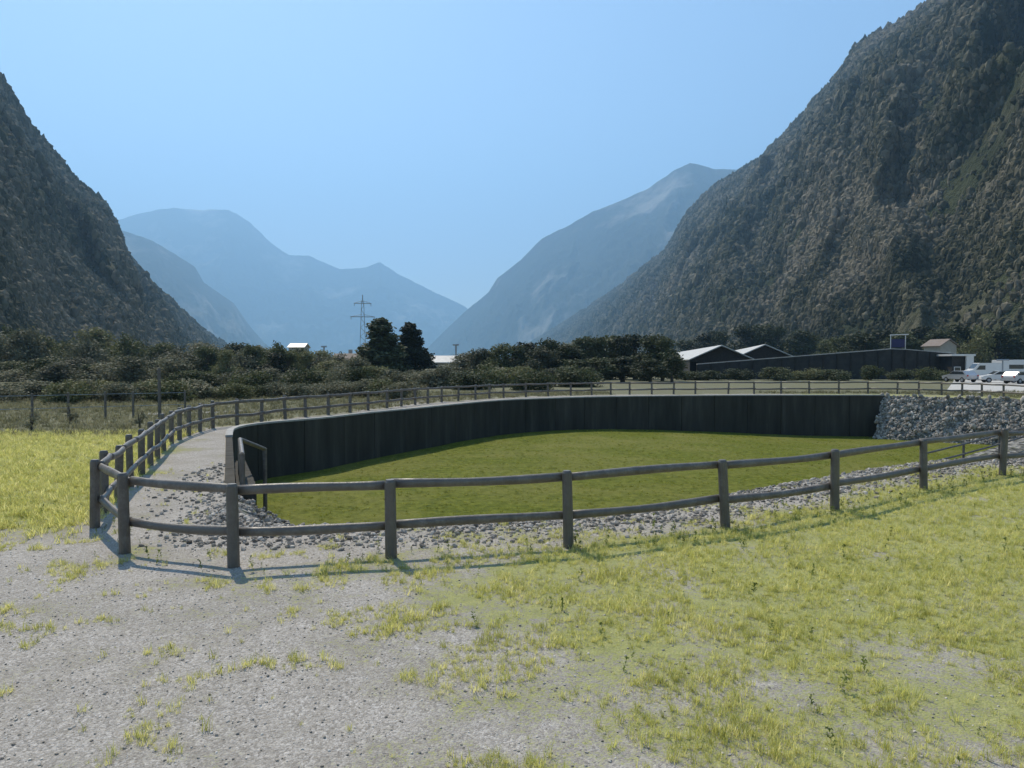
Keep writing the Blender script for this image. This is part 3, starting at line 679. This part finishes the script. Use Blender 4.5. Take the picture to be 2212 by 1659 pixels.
def blade_tuft(seed, nb_, hmin, hmax, spread, wd, lean=0.6):
    rs = random.Random(seed); v = []; f = []
    for k in range(nb_):
        a = rs.uniform(0, 6.28); r = rs.uniform(0, spread); h = rs.uniform(hmin, hmax); ln = rs.uniform(0.1, lean) * h
        b = rs.uniform(0, 6.28); w = wd * rs.uniform(0.7, 1.3); base = Vector((math.cos(a) * r, math.sin(a) * r, -0.01))
        side = Vector((-math.sin(b), math.cos(b), 0)); out = Vector((math.cos(b), math.sin(b), 0)); i = len(v)
        m_ = base + out * ln * 0.35 + Vector((0, 0, h * 0.6)); tip = base + out * ln + Vector((0, 0, h))
        v += [base - side * w * 0.5, base + side * w * 0.5, m_ + side * w * 0.4, m_ - side * w * 0.4, tip]
        f += [(i, i + 1, i + 2, i + 3), (i + 3, i + 2, i + 4)]
    return pyd('tuft', v, f)
def weed(seed):
    rs = random.Random(seed); v = []; f = []
    for k in range(16):
        a = rs.uniform(0, 6.28); zb = rs.uniform(0.0, 0.7); r = rs.uniform(0.10, 0.3) * (1 - zb * 0.5); up = rs.uniform(0.02, 0.2); w = 0.05
        o_ = Vector((math.cos(a), math.sin(a), 0)); s_ = Vector((-math.sin(a), math.cos(a), 0)); b = Vector((0, 0, zb)); i = len(v)
        v += [b, b + o_ * r * 0.5 + s_ * w + Vector((0, 0, up)), b + o_ * r + Vector((0, 0, up * 0.6)), b + o_ * r * 0.5 - s_ * w + Vector((0, 0, up))]
        f += [(i, i + 1, i + 2, i + 3)]
    i = len(v); v += [Vector((-0.008, 0, 0)), Vector((0.008, 0, 0)), Vector((0.004, 0, 0.85)), Vector((-0.004, 0, 0.85))]; f.append((i, i + 1, i + 2, i + 3))
    return pyd('weed', v, f)
tufts = [blade_tuft(s, 16, 0.35, 1.0, 0.35, 0.035, 0.9) for s in range(5)]
weeds = [weed(s) for s in range(4)]
def flat(n, t=0.12): return np.column_stack([np.random.uniform(-t, t, n), np.random.uniform(-t, t, n), np.random.uniform(0, 6.28, n)])
P = rnd(230000, -12, 15, 3.6, 18); P = P[in_view(P, 0.78) & ~inside(P, EA) & (dist_poly(P, EA) > 0.25)]; g, _ = masks(P)
patch = fbm(P[:, 0] * 1.1, P[:, 1] * 1.1, 4, 77) * 1.0 + fbm(P[:, 0] * 4, P[:, 1] * 4, 2, 78) * 0.5
pr = sstep(0.34, 0.66, g + patch * 1.0); P = P[np.random.rand(len(P)) < pr * np.clip(8.0 / P[:, 1], 0, 0.9) + 0.004]
sz = (0.025 + 0.08 * np.random.rand(len(P)) ** 2.3) * (0.8 + 0.7 * np.clip(fbm(P[:, 0] * 1.6, P[:, 1] * 1.6, 3, 88) + 0.25, 0, 1))
scatter('grass_tufts', np.column_stack([P, ground_z(P[:, 0], P[:, 1])]), np.column_stack([sz * 1.2, sz * 1.2, sz]), flat(len(P)), tufts, 'short yellow-green grass growing through the gravel in the foreground', M['grass'])
P = rnd(5200, -8, 14, 3.8, 17); P = P[in_view(P, 0.8) & ~inside(P, EA)]; g, _ = masks(P); d_f = dist_poly(P, FA)
P = P[np.random.rand(len(P)) < 0.10 * sstep(0.3, 0.7, g) + 0.8 * (d_f < 0.6) * (P[:, 0] > -3) * sstep(-3, 4, P[:, 0]) + 0.25 * (d_f < 0.35)]
sz = 0.07 + 0.16 * np.random.rand(len(P)) ** 1.6
scatter('weeds', np.column_stack([P, ground_z(P[:, 0], P[:, 1])]), np.column_stack([sz, sz, sz]), flat(len(P), 0.3), weeds, 'low leafy weeds scattered over the gravel and along the foot of the fence', M['weed'])
P = rnd(34000, -12, 34, 12, 55); P = P[inside(P, EA) & in_view(P) & (dist_poly(P, EA) > 0.5)]
P = P[np.random.rand(len(P)) < np.clip(16 / P[:, 1], 0, 1)]; sz = 0.07 + 0.09 * np.random.rand(len(P)) ** 2
scatter('floor_grass', np.column_stack([P, floor_z(P[:, 0], P[:, 1])]), np.column_stack([sz * 1.8, sz * 1.8, sz * 0.6]), flat(len(P)), tufts, 'dark green grass covering the floor of the basin', M['grassf'])
P = rnd(34000, -24, -5.5, 9.8, 26); P = P[in_view(P, 0.8) & ~inside(P, FA)]; P = P[np.random.rand(len(P)) < masks(P)[0]]; sz = 0.06 + 0.13 * np.random.rand(len(P)) ** 2
scatter('meadow_grass', np.column_stack([P, np.zeros(len(P))]), np.column_stack([sz * 1.7, sz * 1.7, sz]), flat(len(P)), tufts, 'bright rough meadow grass beyond the left end of the fence', M['grass'])
P = np.concatenate([rnd(22000, -50, 8, 24, 62), rnd(3000, 20, 48, 46, 62)]); P = P[in_view(P, 0.8) & ~inside(P, FA)]; sz = 0.12 + 0.24 * np.random.rand(len(P)) ** 2
scatter('meadow_grass', np.column_stack([P, np.zeros(len(P))]), np.column_stack([sz * 1.7, sz * 1.7, sz]), flat(len(P)), tufts, 'dull grey-green rough grass in the far part of the meadow', M['grassdry'])

# ------------------------------------------------------------ trees
def tree_parts(seed, h, w, shape='round', n=2600, leaf=0.32, lobes=9):
    rs = np.random.RandomState(seed); rd = random.Random(seed)
    mb = MB(); base_r = 0.035 * h
    top = Vector((rd.uniform(-.05, .05) * h, rd.uniform(-.05, .05) * h, h * 0.72)); tr = 0.16 * h if shape != 'bush' else 0.04 * h
    mb.tube([(0, 0, -0.3), (0, 0, tr), tuple(top * 0.55), tuple(top)], [base_r * 1.3, base_r, base_r * 0.6, base_r * 0.15], 8)
    LB = []
    for k in range(lobes):
        a = rd.uniform(0, 6.28); t = rd.uniform(0.15 if shape != 'bush' else 0.10, 0.86)
        if shape == 'cone': t = 0.10 + 0.84 * (k + 0.5) / lobes + rd.uniform(-.03, .03); a = k * 2.4 + rd.uniform(-.3, .3); rad = w * 0.5 * max(1.0 - t, 0.02) ** 0.65 * rd.uniform(0.35, 0.85)
        elif shape == 'tall': rad = w * 0.5 * rd.uniform(0.2, 0.65)
        else: rad = w * 0.5 * math.sin(math.pi * min(t * 0.9 + 0.12, 1)) * rd.uniform(0.35, 0.8)
        c = Vector((math.cos(a) * rad, math.sin(a) * rad, h * t)); s = w * rd.uniform(0.19, 0.31) * ((1.15 - 0.45 * t) if shape != 'cone' else (1.05 - 0.72 * t)); LB.append((c, s))
        st = Vector((0, 0, max(c.z * 0.5, tr))); mb.tube([st, st.lerp(c, 0.6) + Vector((0, 0, 0.04 * h)), c], [base_r * 0.4, base_r * 0.22, base_r * 0.06], 6)
    LB.append((top + Vector((0, 0, h * 0.12)), w * 0.15))
    C = np.array([tuple(c) for c, s in LB]); S = np.array([s for c, s in LB])
    k = rs.choice(len(LB), n, p=S ** 2 / (S ** 2).sum()); d = rs.normal(size=(n, 3)); d /= np.linalg.norm(d, axis=1)[:, None]
    r = S[k] * (rs.rand(n) ** 0.45) * rs.uniform(0.8, 1.25, n)
    Pc = C[k] + d * r[:, None] * np.array([1, 1, 0.85]); Pc[:, 2] = np.clip(Pc[:, 2], 0.1 if shape == 'bush' else 0.08 * h, h * 1.02)
    nr = d * 0.7 + rs.normal(size=(n, 3)) * 0.7 + np.array([0, 0, 0.3]); nr /= np.linalg.norm(nr, axis=1)[:, None]
    a = np.cross(nr, rs.normal(size=(n, 3))); a /= np.linalg.norm(a, axis=1)[:, None]; b = np.cross(nr, a)
    sz = (leaf * rs.uniform(0.5, 1.3, n))[:, None]
    V = np.stack([Pc - a * sz * 0.6, Pc - b * sz * 0.4, Pc + a * sz * 0.6, Pc + b * sz * 0.4], 1).reshape(-1, 3)
    F = np.arange(len(V)).reshape(-1, 4)
    o = mb.build('trunk', M['bark']); tm = o.data; bpy.data.objects.remove(o)
    return tm, np_mesh('crown', V, F)
KIND = {}
def kinds(key, specs, mat):
    KIND[key] = []
    for sp in specs:
        tm, cm = tree_parts(**sp); cm.materials.append(M[mat]); KIND[key].append((tm, cm, sp['h'], sp['w']))
kinds('round', [dict(seed=s, h=8, w=7.5, lobes=17, n=4200, leaf=0.36) for s in (1, 2, 3)], 'leaf')
kinds('grey', [dict(seed=s, h=8, w=7.5, lobes=17, n=4000, leaf=0.36) for s in (11, 12, 13)], 'leafg')
kinds('dark', [dict(seed=s, h=9, w=7, lobes=18, n=4800, leaf=0.40) for s in (21, 22, 23)], 'leafd')
kinds('tall', [dict(seed=31, h=10, w=5.6, shape='cone', lobes=36, n=12000, leaf=0.34), dict(seed=32, h=10, w=5.4, shape='cone', lobes=36, n=12000, leaf=0.34)], 'leafd')
kinds('bush', [dict(seed=s, h=2.6, w=4.2, shape='bush', lobes=14, n=3600, leaf=0.20) for s in (41, 42, 43, 44)], 'leaf')
kinds('bushg', [dict(seed=s, h=2.6, w=4.2, shape='bush', lobes=14, n=3400, leaf=0.20) for s in (51, 52)], 'leafg')
kinds('bushd', [dict(seed=s, h=2.6, w=4.2, shape='bush', lobes=12, n=3000, leaf=0.20) for s in (71, 72)], 'leafd')
kinds('sap', [dict(seed=s, h=2.4, w=1.5, lobes=7, n=500, leaf=0.11) for s in (61, 62)], 'leafg')
def tree(key, px, top_py, d, wpx, label, group=None, cat='tree', name=None, base=0.0):
    tm, cm, h0, w0 = random.choice(KIND[key]); H = dp(px, top_py, d).z - base; Wd = wpx / FPX * d
    root = empty(name or ('bush' if 'bush' in key else 'tree'), (xat(px, d), d, base), random.uniform(0, 6.28), label, cat, group)
    for nm, me_ in (('trunk', tm), ('crown', cm)):
        o = mesh_obj(nm if 'bush' not in key or nm == 'crown' else 'stem', me_, root); o.scale = (Wd / w0, Wd / w0, H / h0)
    return root
# two standout trees by the pylon
tree('tall', 824, 684, 108, 128, 'tall dark tree with a pointed top, right beside the pylon')
tree('tall', 888, 694, 112, 108, 'tall dark tree with a pointed top, right neighbour of the tree by the pylon')
tree('round', 598, 730, 95, 62, 'rounded tree standing above the tree belt at the left valley mouth')
# tree belts
def belt(key, xs, tops, d0, d1, w, label, group, cat='tree', jit=10):
    xs = list(xs); ow = ['first', 'second', 'third', 'fourth', 'fifth', 'sixth', 'seventh', 'eighth', 'ninth', 'tenth', 'eleventh', 'twelfth', 'thirteenth']
    base_label = label; N_ = len(xs)
    for q, px in enumerate(xs):
        i_, side = (q, 'left') if q < (N_ + 1) // 2 else (N_ - 1 - q, 'right')
        label = ('leftmost' if q == 0 else 'rightmost' if q == N_ - 1 else ow[i_] + ' from the ' + side + ',') + ' ' + base_label
        d = random.uniform(d0, d1); tree(random.choice(key) if isinstance(key, tuple) else key, px + random.uniform(-6, 6), float(np.interp(px, tops[0], tops[1])) + random.uniform(-jit, jit), d, w * random.uniform(0.8, 1.25), label, group, cat)
belt(('grey', 'round', 'dark', 'round'), range(420, 780, 25), ((430, 480, 540, 640, 690, 760), (756, 750, 748, 762, 770, 768)), 88, 112, 82, 'broadleaf tree in the tree belt left of the pylon', 'tree belt left of the pylon', jit=12)
belt(('grey', 'round'), range(-20, 430, 30), ((0, 200, 430), (782, 778, 762)), 75, 105, 96, 'broadleaf tree at the foot of the left mountainside', 'trees at the foot of the left mountain')
belt(('round', 'grey', 'dark'), range(1012, 1240, 25), ((1000, 1080, 1130, 1240), (762, 752, 740, 742)), 100, 122, 88, 'green tree between the low house and the dark grove', 'tree belt right of the low house', jit=10)
belt('dark', (1235, 1262, 1288, 1315, 1345, 1372, 1400, 1428), ((1222, 1300, 1400, 1450), (738, 722, 714, 738)), 100, 116, 92, 'dark dense tree in the grove left of the open sheds', 'dark grove left of the sheds', jit=6)
belt('dark', (1480, 1520, 1560, 1600, 1640, 1680, 1720, 1765), ((1480, 1570, 1700, 1770), (735, 704, 700, 728)), 235, 262, 84, 'dark tree rising behind the open sheds', 'trees behind the sheds', jit=6)
belt(('dark', 'round'), range(1790, 2250, 40), ((1820, 1930, 2060, 2240), (728, 712, 700, 712)), 165, 200, 96, 'dark tree behind the long wall and the yard', 'trees behind the long wall', jit=8)
belt(('bush', 'bushg'), range(396, 1250, 38), ((396, 800, 1250), (806, 798, 790)), 64, 80, 96, 'low leafy bush in the hedge beyond the far fence', 'hedge bushes beyond the far fence', 'bush', 6)
belt(('bush', 'bushg'), range(-10, 420, 38), ((0, 420), (826, 820)), 44, 52, 100, 'low bush along the back of the left meadow', 'bushes behind the left meadow', 'bush', 5)
belt(('bush', 'bushg'), range(370, 900, 46), ((370, 900), (836, 820)), 47, 54, 84, 'scrubby bush close behind the left part of the fence', 'scrub close behind the fence', 'bush', 5)
belt('dark', (1240, 1290, 1345, 1400, 1448), ((1240, 1448), (772, 770)), 88, 96, 84, 'dark low tree in the grove front left of the sheds', 'front row of the dark grove', jit=5)
belt(('grey', 'round'), range(-30, 560, 42), ((0, 300, 420, 560), (708, 722, 742, 742)), 120, 150, 112, 'taller tree in the back row under the left mountainside', 'back row of trees under the left mountain', jit=14)
belt(('grey', 'round'), range(560, 780, 44), ((560, 780), (748, 752)), 120, 140, 84, 'tree in the back row just left of the pylon', 'back row of trees left of the pylon', jit=6)
belt(('bush', 'bushd'), (1476, 1530, 1592, 1668, 1742, 1800, 1876, 1948, 2012), ((1470, 2060), (798, 792)), 104, 108, 74, 'dark bush at the foot of the long wall', 'bushes at the foot of the long wall', 'bush', 5)
# young trees in the left meadow
for px, py, tp, lb in ((66, 935, 872, 'young tree furthest left in the left meadow'), (150, 915, 868, 'second young tree from the left in the left meadow'), (300, 925, 874, 'young tree in the left meadow nearest the fence corner')):
    tree('sap', px, tp, gp(px, py).y, 40, lb, None, 'young tree', 'young_tree')
# wire fence of the left meadow
root = empty('wire_fence', tuple(gp(60, 905)), 0, 'thin post and wire fence crossing the left meadow', 'fence'); o0 = Vector(root.location)
wpts = [gp(x, y) for x, y in ((-20, 912), (70, 909), (148, 906), (228, 903), (288, 901), (345, 899), (400, 897))]
for p in wpts: MB().tube([p - o0 + Vector((0, 0, -.2)), p - o0 + Vector((0, 0, 1.15))], 0.05, 8).build('post', M['wood'], root)
for a, b in zip(wpts, wpts[1:]):
    for hh in (0.5, 1.05): MB().tube([a - o0 + Vector((0, 0.06, hh)), b - o0 + Vector((0, 0.06, hh))], 0.012, 5).build('wire', M['steel'], root)
tp = gp(345, 905); MB().tube([(0, 0, -0.3), (0, 0, 2.2)], 0.07, 8).build('marker_post', M['wood']).location = tp
tag(bpy.data.objects['marker_post'], 'tall dark wooden post standing alone in the left meadow', 'post')

# ------------------------------------------------------------ power pylon
def pylon(px, top_py, d, label):
    b = Vector((xat(px, d), d, 0)); H = dp(px, top_py, d).z; root = empty('power_pylon', tuple(b), R(12), label, 'pylon')
    tw = 0.55; bw = 1.9; t_ = 0.14
    mb = lambda: MB()
    def cor(z, sx, sy): w = bw + (tw - bw) * min(z / (H * 0.92), 1); return Vector((sx * w, sy * w, z))
    for sx in (-1, 1):
        for sy in (-1, 1): MB().tube([cor(0, sx, sy), cor(H * .92, sx, sy)], t_, 5).build('leg', M['steel'], root)
    lat = MB(); nz = 15
    for k in range(nz):
        z0, z1 = H * .92 * k / nz, H * .92 * (k + 1) / nz; s = 1 if k % 2 else -1
        for (ax, ay), (bx_, by_) in (((-1, -1), (1, -1)), ((-1, 1), (1, 1)), ((-1, -1), (-1, 1)), ((1, -1), (1, 1))):
            lat.tube([cor(z0, ax, ay), cor(z1, bx_, by_)] if s > 0 else [cor(z0, bx_, by_), cor(z1, ax, ay)], 0.07, 4)
    lat.build('lattice_bracing', M['steel'], root)
    MB().tube([(0, 0, H * .90), (0, 0, H)], 0.22, 6).build('peak', M['steel'], root)
    for z_, hw in ((0.885 * H, 4.6), (0.70 * H, 6.4)):
        MB().tube([(-hw, 0, z_), (hw, 0, z_)], 0.2, 5).tube([(-hw, 0, z_), (-0.4, 0, z_ + 1.3)], 0.10, 4).tube([(hw, 0, z_), (0.4, 0, z_ + 1.3)], 0.10, 4).build('crossarm', M['steel'], root)
        for s in (-1, 1): MB().tube([(s * hw * .95, 0, z_), (s * hw * .95, 0, z_ - 1.5)], 0.13, 6).build('insulator', M['steel'], root)
    return root
pylon(784, 637, 400, 'slender steel lattice power pylon with two crossarms beside the tall trees')
def mast(px, top_py, d, r, label):
    H = dp(px, top_py, d).z; root = empty('lamp_mast', (xat(px, d), d, 0), 0, label, 'mast')
    MB().tube([(0, 0, -.2), (0, 0, H)], [r * 1.3, r], 6).build('pole', M['steel'], root); MB().tube([(-0.8, 0, H - .1), (0.8, 0, H - .1)], r * 1.1, 5).build('crossbar', M['steel'], root)
mast(700, 748, 220, 0.22, 'small grey mast left of the pylon above the tree belt')
mast(985, 744, 190, 0.18, 'small mast rising behind the roof of the low pale house')
mast(2166, 776, 100, 0.10, 'thin pale pole among the vehicles at the right edge')

# ------------------------------------------------------------ buildings
def house(name, label, px, d, w, l, h, rh, rz, wall_m, roof_m, nwin=3, z0=0.0, chim=False):
    root = empty(name, (xat(px, d), d, z0), rz, label, 'house')
    MB().prism([(-w / 2, -.3), (w / 2, -.3), (w / 2, h), (0, h + rh), (-w / 2, h)], -l / 2, l / 2).build('wall', wall_m, root)
    e = 0.45; t = 0.16; k = rh / (w / 2)
    for s in (-1, 1):
        rf = MB().prism([(0, h + rh + 0.02), (s * (w / 2 + e), h - e * k + 0.02), (s * (w / 2 + e), h - e * k + 0.02 + t), (0, h + rh + 0.02 + t * 1.2)], -l / 2 - e, l / 2 + e).build('roof', roof_m, root)
    if chim: MB().box(w * .15, -.3, h + rh * .3, w * .15 + .6, .3, h + rh + 1.0).build('chimney', wall_m, rf)
    for k_ in range(nwin):
        y = -l / 2 + l * (k_ + .5) / nwin
        for s in (-1, 1):
            fr = MB().box(s * w / 2 - 0.04, y - .55, h * .35, s * w / 2 + 0.04, y + .55, h * .75).build('window', M['white'], root)
            MB().box(s * (w / 2 + 0.045) - .01, y - .45, h * .38, s * (w / 2 + 0.045) + .01, y + .45, h * .72).build('pane', M['glass'], fr)
    fr = MB().box(-.6, -l / 2 - .04, h * .35, .6, -l / 2 + .04, h * .78).build('window', M['white'], root)
    MB().box(-.5, -l / 2 - .06, h * .38, .5, -l / 2 - .042, h * .75).build('pane', M['glass'], fr)
    return root
house('house', 'low pale house with a light roof between the pointed trees and the tree belt', 972, 135, 5.0, 5.6, 2.6, 1.0, R(90), M['plaster'], M['roofl'], 2)
house('house', 'small pale house half hidden in the trees just left of the pylon', 752, 150, 5.0, 5.0, 2.9, 1.3, R(75), M['plaster'], M['tile'], 2, 0.0, True)
house('house', 'pale building with a flat-looking roof standing out above the trees at the left valley mouth', 646, 260, 5.2, 5.4, 8.0, 1.2, R(85), M['plaster'], M['roofl'], 2)
house('house', 'pale stucco house half hidden by trees above the long dark wall', 2030, 160, 4.2, 4.4, 6.2, 1.2, R(15), M['plaster'], M['tile'], 1)
def shed(label, px, d0, px_back, d1, hw, ridge, eave):
    a = Vector((xat(px, d0), d0, 0)); b = Vector((xat(px_back, d1), d1, 0)); t = b - a; Ln = t.length; rz = math.atan2(-t.x, t.y)
    root = empty('open_shed', tuple(a), rz, label, 'shed')
    for s in (-1, 1):
        MB().prism([(0, ridge), (s * hw, eave), (s * hw, eave + .14), (0, ridge + .16)], -0.8, Ln).build('roof', M['roofl'], root)
        MB().box(s * (hw - .25) - .1, 0, 0, s * (hw - .25) + .1, Ln, eave - .12).build('side_wall', M['timber'], root)
    MB().prism([(-hw + .2, eave - .25), (hw - .2, eave - .25), (hw - .2, eave - .05), (0, ridge - .1), (-hw + .2, eave - .05)], 0.2, 0.35).build('gable_boarding', M['timber'], root)
    MB().box(-hw + .4, 8, 0, hw - .4, 8.2, eave - .3).build('back_wall', M['timber'], root)
    for k in range(4):
        x = -hw + .3 + k * (2 * hw - .6) / 3; MB().box(x - .1, 0.0, -.1, x + .1, .18, eave - .26).build('post', M['timber'], root)
    return root
shed('long open timber shed with a light roof, the left one of the pair', 1558, 122, 1447, 228, 5.2, 5.25, 2.95)
shed('long open timber shed with a light roof, the right one of the pair', 1652, 130, 1568, 225, 5.2, 5.6, 3.25)
# long dark retaining wall whose top climbs to the right
wa = Vector((xat(1506, 112), 112, 0)); wb = Vector((xat(1935, 114), 114, 0)); wc = Vector((xat(2062, 116), 116, 0))
root = empty('boundary_wall', tuple(wa), 0, 'long dark panelled wall whose pale-capped top climbs to the right', 'wall'); o0 = Vector(wa)
def wz(x): return float(np.interp(x, [wa.x, wb.x, wc.x], [2.32, 4.70, 4.0]))
xs = np.linspace(wa.x, wc.x, 20)
for a, b in zip(xs, xs[1:]):
    ya, yb = (float(np.interp(q, [wa.x, wb.x, wc.x], [112, 114, 116])) for q in (a, b))
    v = []
    for yy in (0, 0.3):
        v += [(a - o0.x, ya + yy - 112, -.2), (b - o0.x - .03, yb + yy - 112, -.2), (b - o0.x - .03, yb + yy - 112, wz(b) - .1), (a - o0.x, ya + yy - 112, wz(a) - .1)]
    mb = MB(); mb.v = v; mb.f = [(0, 1, 2, 3), (7, 6, 5, 4), (0, 4, 5, 1), (1, 5, 6, 2), (2, 6, 7, 3), (3, 7, 4, 0)]; mb.build('panel', M['dark'], root)
    mb = MB(); mb.v = [(x_, y_ + dy, z_ + dz) for dy in (-.1, .42) for x_, y_, z_, dz in ((a - o0.x, ya - 112, wz(a), -.09), (b - o0.x, yb - 112, wz(b), -.09), (b - o0.x, yb - 112, wz(b), .03), (a - o0.x, ya - 112, wz(a), .03))]
    mb.f = [(0, 1, 2, 3), (7, 6, 5, 4), (0, 4, 5, 1), (1, 5, 6, 2), (2, 6, 7, 3), (3, 7, 4, 0)]; mb.build('coping', M['pale'], root)
    MB().box(a - o0.x - .1, ya - 112 - .14, -.1, a - o0.x + .1, ya - 112 - .003, wz(a) - .12).build('pilaster', M['timber'], root)
# blue board in a light frame above the wall
d = 119; bl = dp(1924, 734, d); br = dp(1956, 734, d); root = empty('notice_board', (bl.x, d, 0), 0, 'dark blue board in a thin light frame standing above the long wall', 'sign'); W_ = br.x - bl.x; T_ = bl.z
for x_ in (0, W_): MB().tube([(x_, 0, 0), (x_, 0, T_ + .7)], 0.07, 8).build('post', M['white'], root)
MB().tube([(-.1, 0, T_ + .75), (W_ + .5, 0, T_ + .85)], 0.07, 8).build('top_bar', M['white'], root)
MB().box(0.12, -.04, T_ - 1.2, W_ - .12, .04, T_ + .1).build('panel', M['blue'], root)
# small flat-roofed building with a white pillar
d = 112; a = dp(2055, 765, d); b = dp(2098, 765, d); w_ = b.x - a.x
root = empty('gatehouse', (a.x + w_ / 2, d, 0), 0, 'small dark flat-roofed hut with white eave and one white pillar beside the yard', 'hut')
MB().box(-w_ / 2 + .3, 0.3, -.1, w_ / 2 - .3, 3.4, a.z - .3).build('wall', M['dark'], root)
MB().box(-w_ / 2 - .3, -.6, a.z - .28, w_ / 2 + .3, 3.8, a.z).build('roof', M['white'], root)
MB().box(w_ / 2 - 1.0, -.5, -.1, w_ / 2 + .1, -.2, a.z - .283).build('pillar', M['white'], root)
fr = MB().box(-.9, .22, .9, .1, .298, 1.9).build('window', M['white'], root); MB().box(-.8, .19, 1.0, 0, .217, 1.8).build('pane', M['glass'], fr)

# paved yard
yp = [gp(x, y, 0.008) for x, y in ((2046, 842), (2100, 848), (2300, 850), (2560, 836), (2440, 812), (2068, 812))]
tag(mesh_obj('yard', pyd('yard', yp, [tuple(range(6))], M['yard'])), 'bright pale paved yard beyond the far fence at the right', kind='structure')
tr = [gp(x, y, 0.012) for x, y in ((300, 896.5), (300, 893), (470, 888), (560, 884), (560, 887), (470, 891.5))]
tag(mesh_obj('field_track', pyd('field_track', tr, [(0, 1, 2, 5), (5, 2, 3, 4)], M['path'])), 'pale field track running past the back of the left meadow', kind='structure')

def vehicle(kind, px, d, rz, label, paint):
    root = empty('parked_' + kind, (xat(px, d), d, 0.01), rz, label, kind, 'vehicles parked in the yard')
    if kind == 'car': Lx, Wy = 4.3, 1.75; prof = [(-2.15, .35), (-2.15, .85), (-1.95, 1.0), (-1.5, 1.42), (0.25, 1.46), (1.0, 0.98), (2.0, .82), (2.15, .6), (2.15, .35)]; win = [(-1.75, 1.02), (-1.38, 1.36), (0.18, 1.39), (0.8, 1.02)]; wx = 1.35; wr = .32
    elif kind == 'van': Lx, Wy = 5.4, 2.0; prof = [(-2.7, .4), (-2.7, 2.2), (-2.5, 2.45), (1.2, 2.45), (1.9, 1.55), (2.6, 1.3), (2.7, .9), (2.7, .4)]; win = [(0.4, 1.5), (0.4, 2.1), (1.15, 2.1), (1.6, 1.5)]; wx = 1.75; wr = .36
    else: Lx, Wy = 6.4, 2.2; prof = [(-3.2, .45), (-3.2, 2.9), (2.2, 2.95), (2.6, 2.3), (2.2, 2.0), (2.5, 1.3), (3.2, 1.15), (3.2, .45)]; win = [(-2.2, 1.6), (-2.2, 2.2), (0.2, 2.2), (0.2, 1.6)]; wx = 2.1; wr = .38
    body = MB().prism(prof, -Wy / 2, Wy / 2).build('body', paint, root)
    bm = bmesh.new(); bm.from_mesh(body.data); bmesh.ops.bevel(bm, geom=bm.edges[:], offset=0.07, segments=2, affect='EDGES'); bm.to_mesh(body.data); bm.free()
    for s in (-1, 1): MB().prism(win, s * (Wy / 2 + .004) - .012, s * (Wy / 2 + .004) + .012).build('side_window', M['glass'], root)
    fx = [p for p in prof if p[1] > .95]; (x0, z0), (x1, z1) = fx[-2], fx[-1]
    if kind == 'car': (x0, z0), (x1, z1) = (0.25, 1.46), (1.0, .98)
    if kind == 'van': (x0, z0), (x1, z1) = (1.2, 2.45), (1.9, 1.55)
    if kind == 'camper van': (x0, z0), (x1, z1) = (2.2, 2.0), (2.5, 1.3)
    dx, dz = x1 - x0, z1 - z0; l_ = math.hypot(dx, dz); nx, nz = -dz / l_, dx / l_; nx, nz = (abs(nx), abs(nz)); o_ = .02
    q = [(x0 + dx * .1, z0 + dz * .1), (x0 + dx * .9, z0 + dz * .9), (x0 + dx * .9 + nx * o_, z0 + dz * .9 + nz * o_), (x0 + dx * .1 + nx * o_, z0 + dz * .1 + nz * o_)]
    MB().prism(q, -Wy / 2 + .15, Wy / 2 - .15).build('windscreen', M['glass'], root)
    for sx in (-1, 1):
        for s in (-1, 1):
            w = MB().tube([(sx * wx, s * (Wy / 2 - .2), wr), (sx * wx, s * (Wy / 2 + .02), wr)], wr, 16).build('wheel', M['rubber'], root)
            MB().tube([(sx * wx, s * (Wy / 2 + .022), wr), (sx * wx, s * (Wy / 2 + .035), wr)], wr * .6, 12).build('rim', M['steel'], w)
    for s in (-1, 1):
        MB().box(Lx / 2 - .05, s * Wy * .36 - .17, .62, Lx / 2 + .02, s * Wy * .36 + .17, .76).build('headlight', M['lamp'], root)
        MB().box(-Lx / 2 - .02, s * Wy * .42 - .09, .75, -Lx / 2 + .05, s * Wy * .42 + .09, .95).build('tail_light', M['red'], root)
vehicle('car', 2074, 96, R(100), 'silver car parked end-on just right of the long dark wall', M['silver'])
vehicle('van', 2128, 106, R(172), 'white van parked right of the white-pillared hut', M['white'])
vehicle('camper van', 2196, 110, R(8), 'tall white camper van at the right edge of the yard', M['white'])
vehicle('car', 2158, 93, R(165), 'white car parked in front of the gap between van and camper', M['white'])
vehicle('car', 2206, 88, R(20), 'silver car parked in front of the camper at the right edge', M['silver'])

# ------------------------------------------------------------ valley air
hz = MB().box(-10500, -3000, -4.2, 10500, 14500, 3600).build('haze', None)
hm = bpy.data.materials.new('valley_haze'); hm.use_nodes = True; hn = hm.node_tree.nodes; hn.clear()
pv = hn.new('ShaderNodeVolumePrincipled'); pv.inputs['Color'].default_value = HAZE_COLOR; pv.inputs['Density'].default_value = HAZE_DENSITY; pv.inputs['Anisotropy'].default_value = 0.3
ho = hn.new('ShaderNodeOutputMaterial'); hm.node_tree.links.new(pv.outputs[0], ho.inputs['Volume'])
hz.data.materials.append(hm); tag(hz, 'pale blue air filling the valley', kind='stuff')
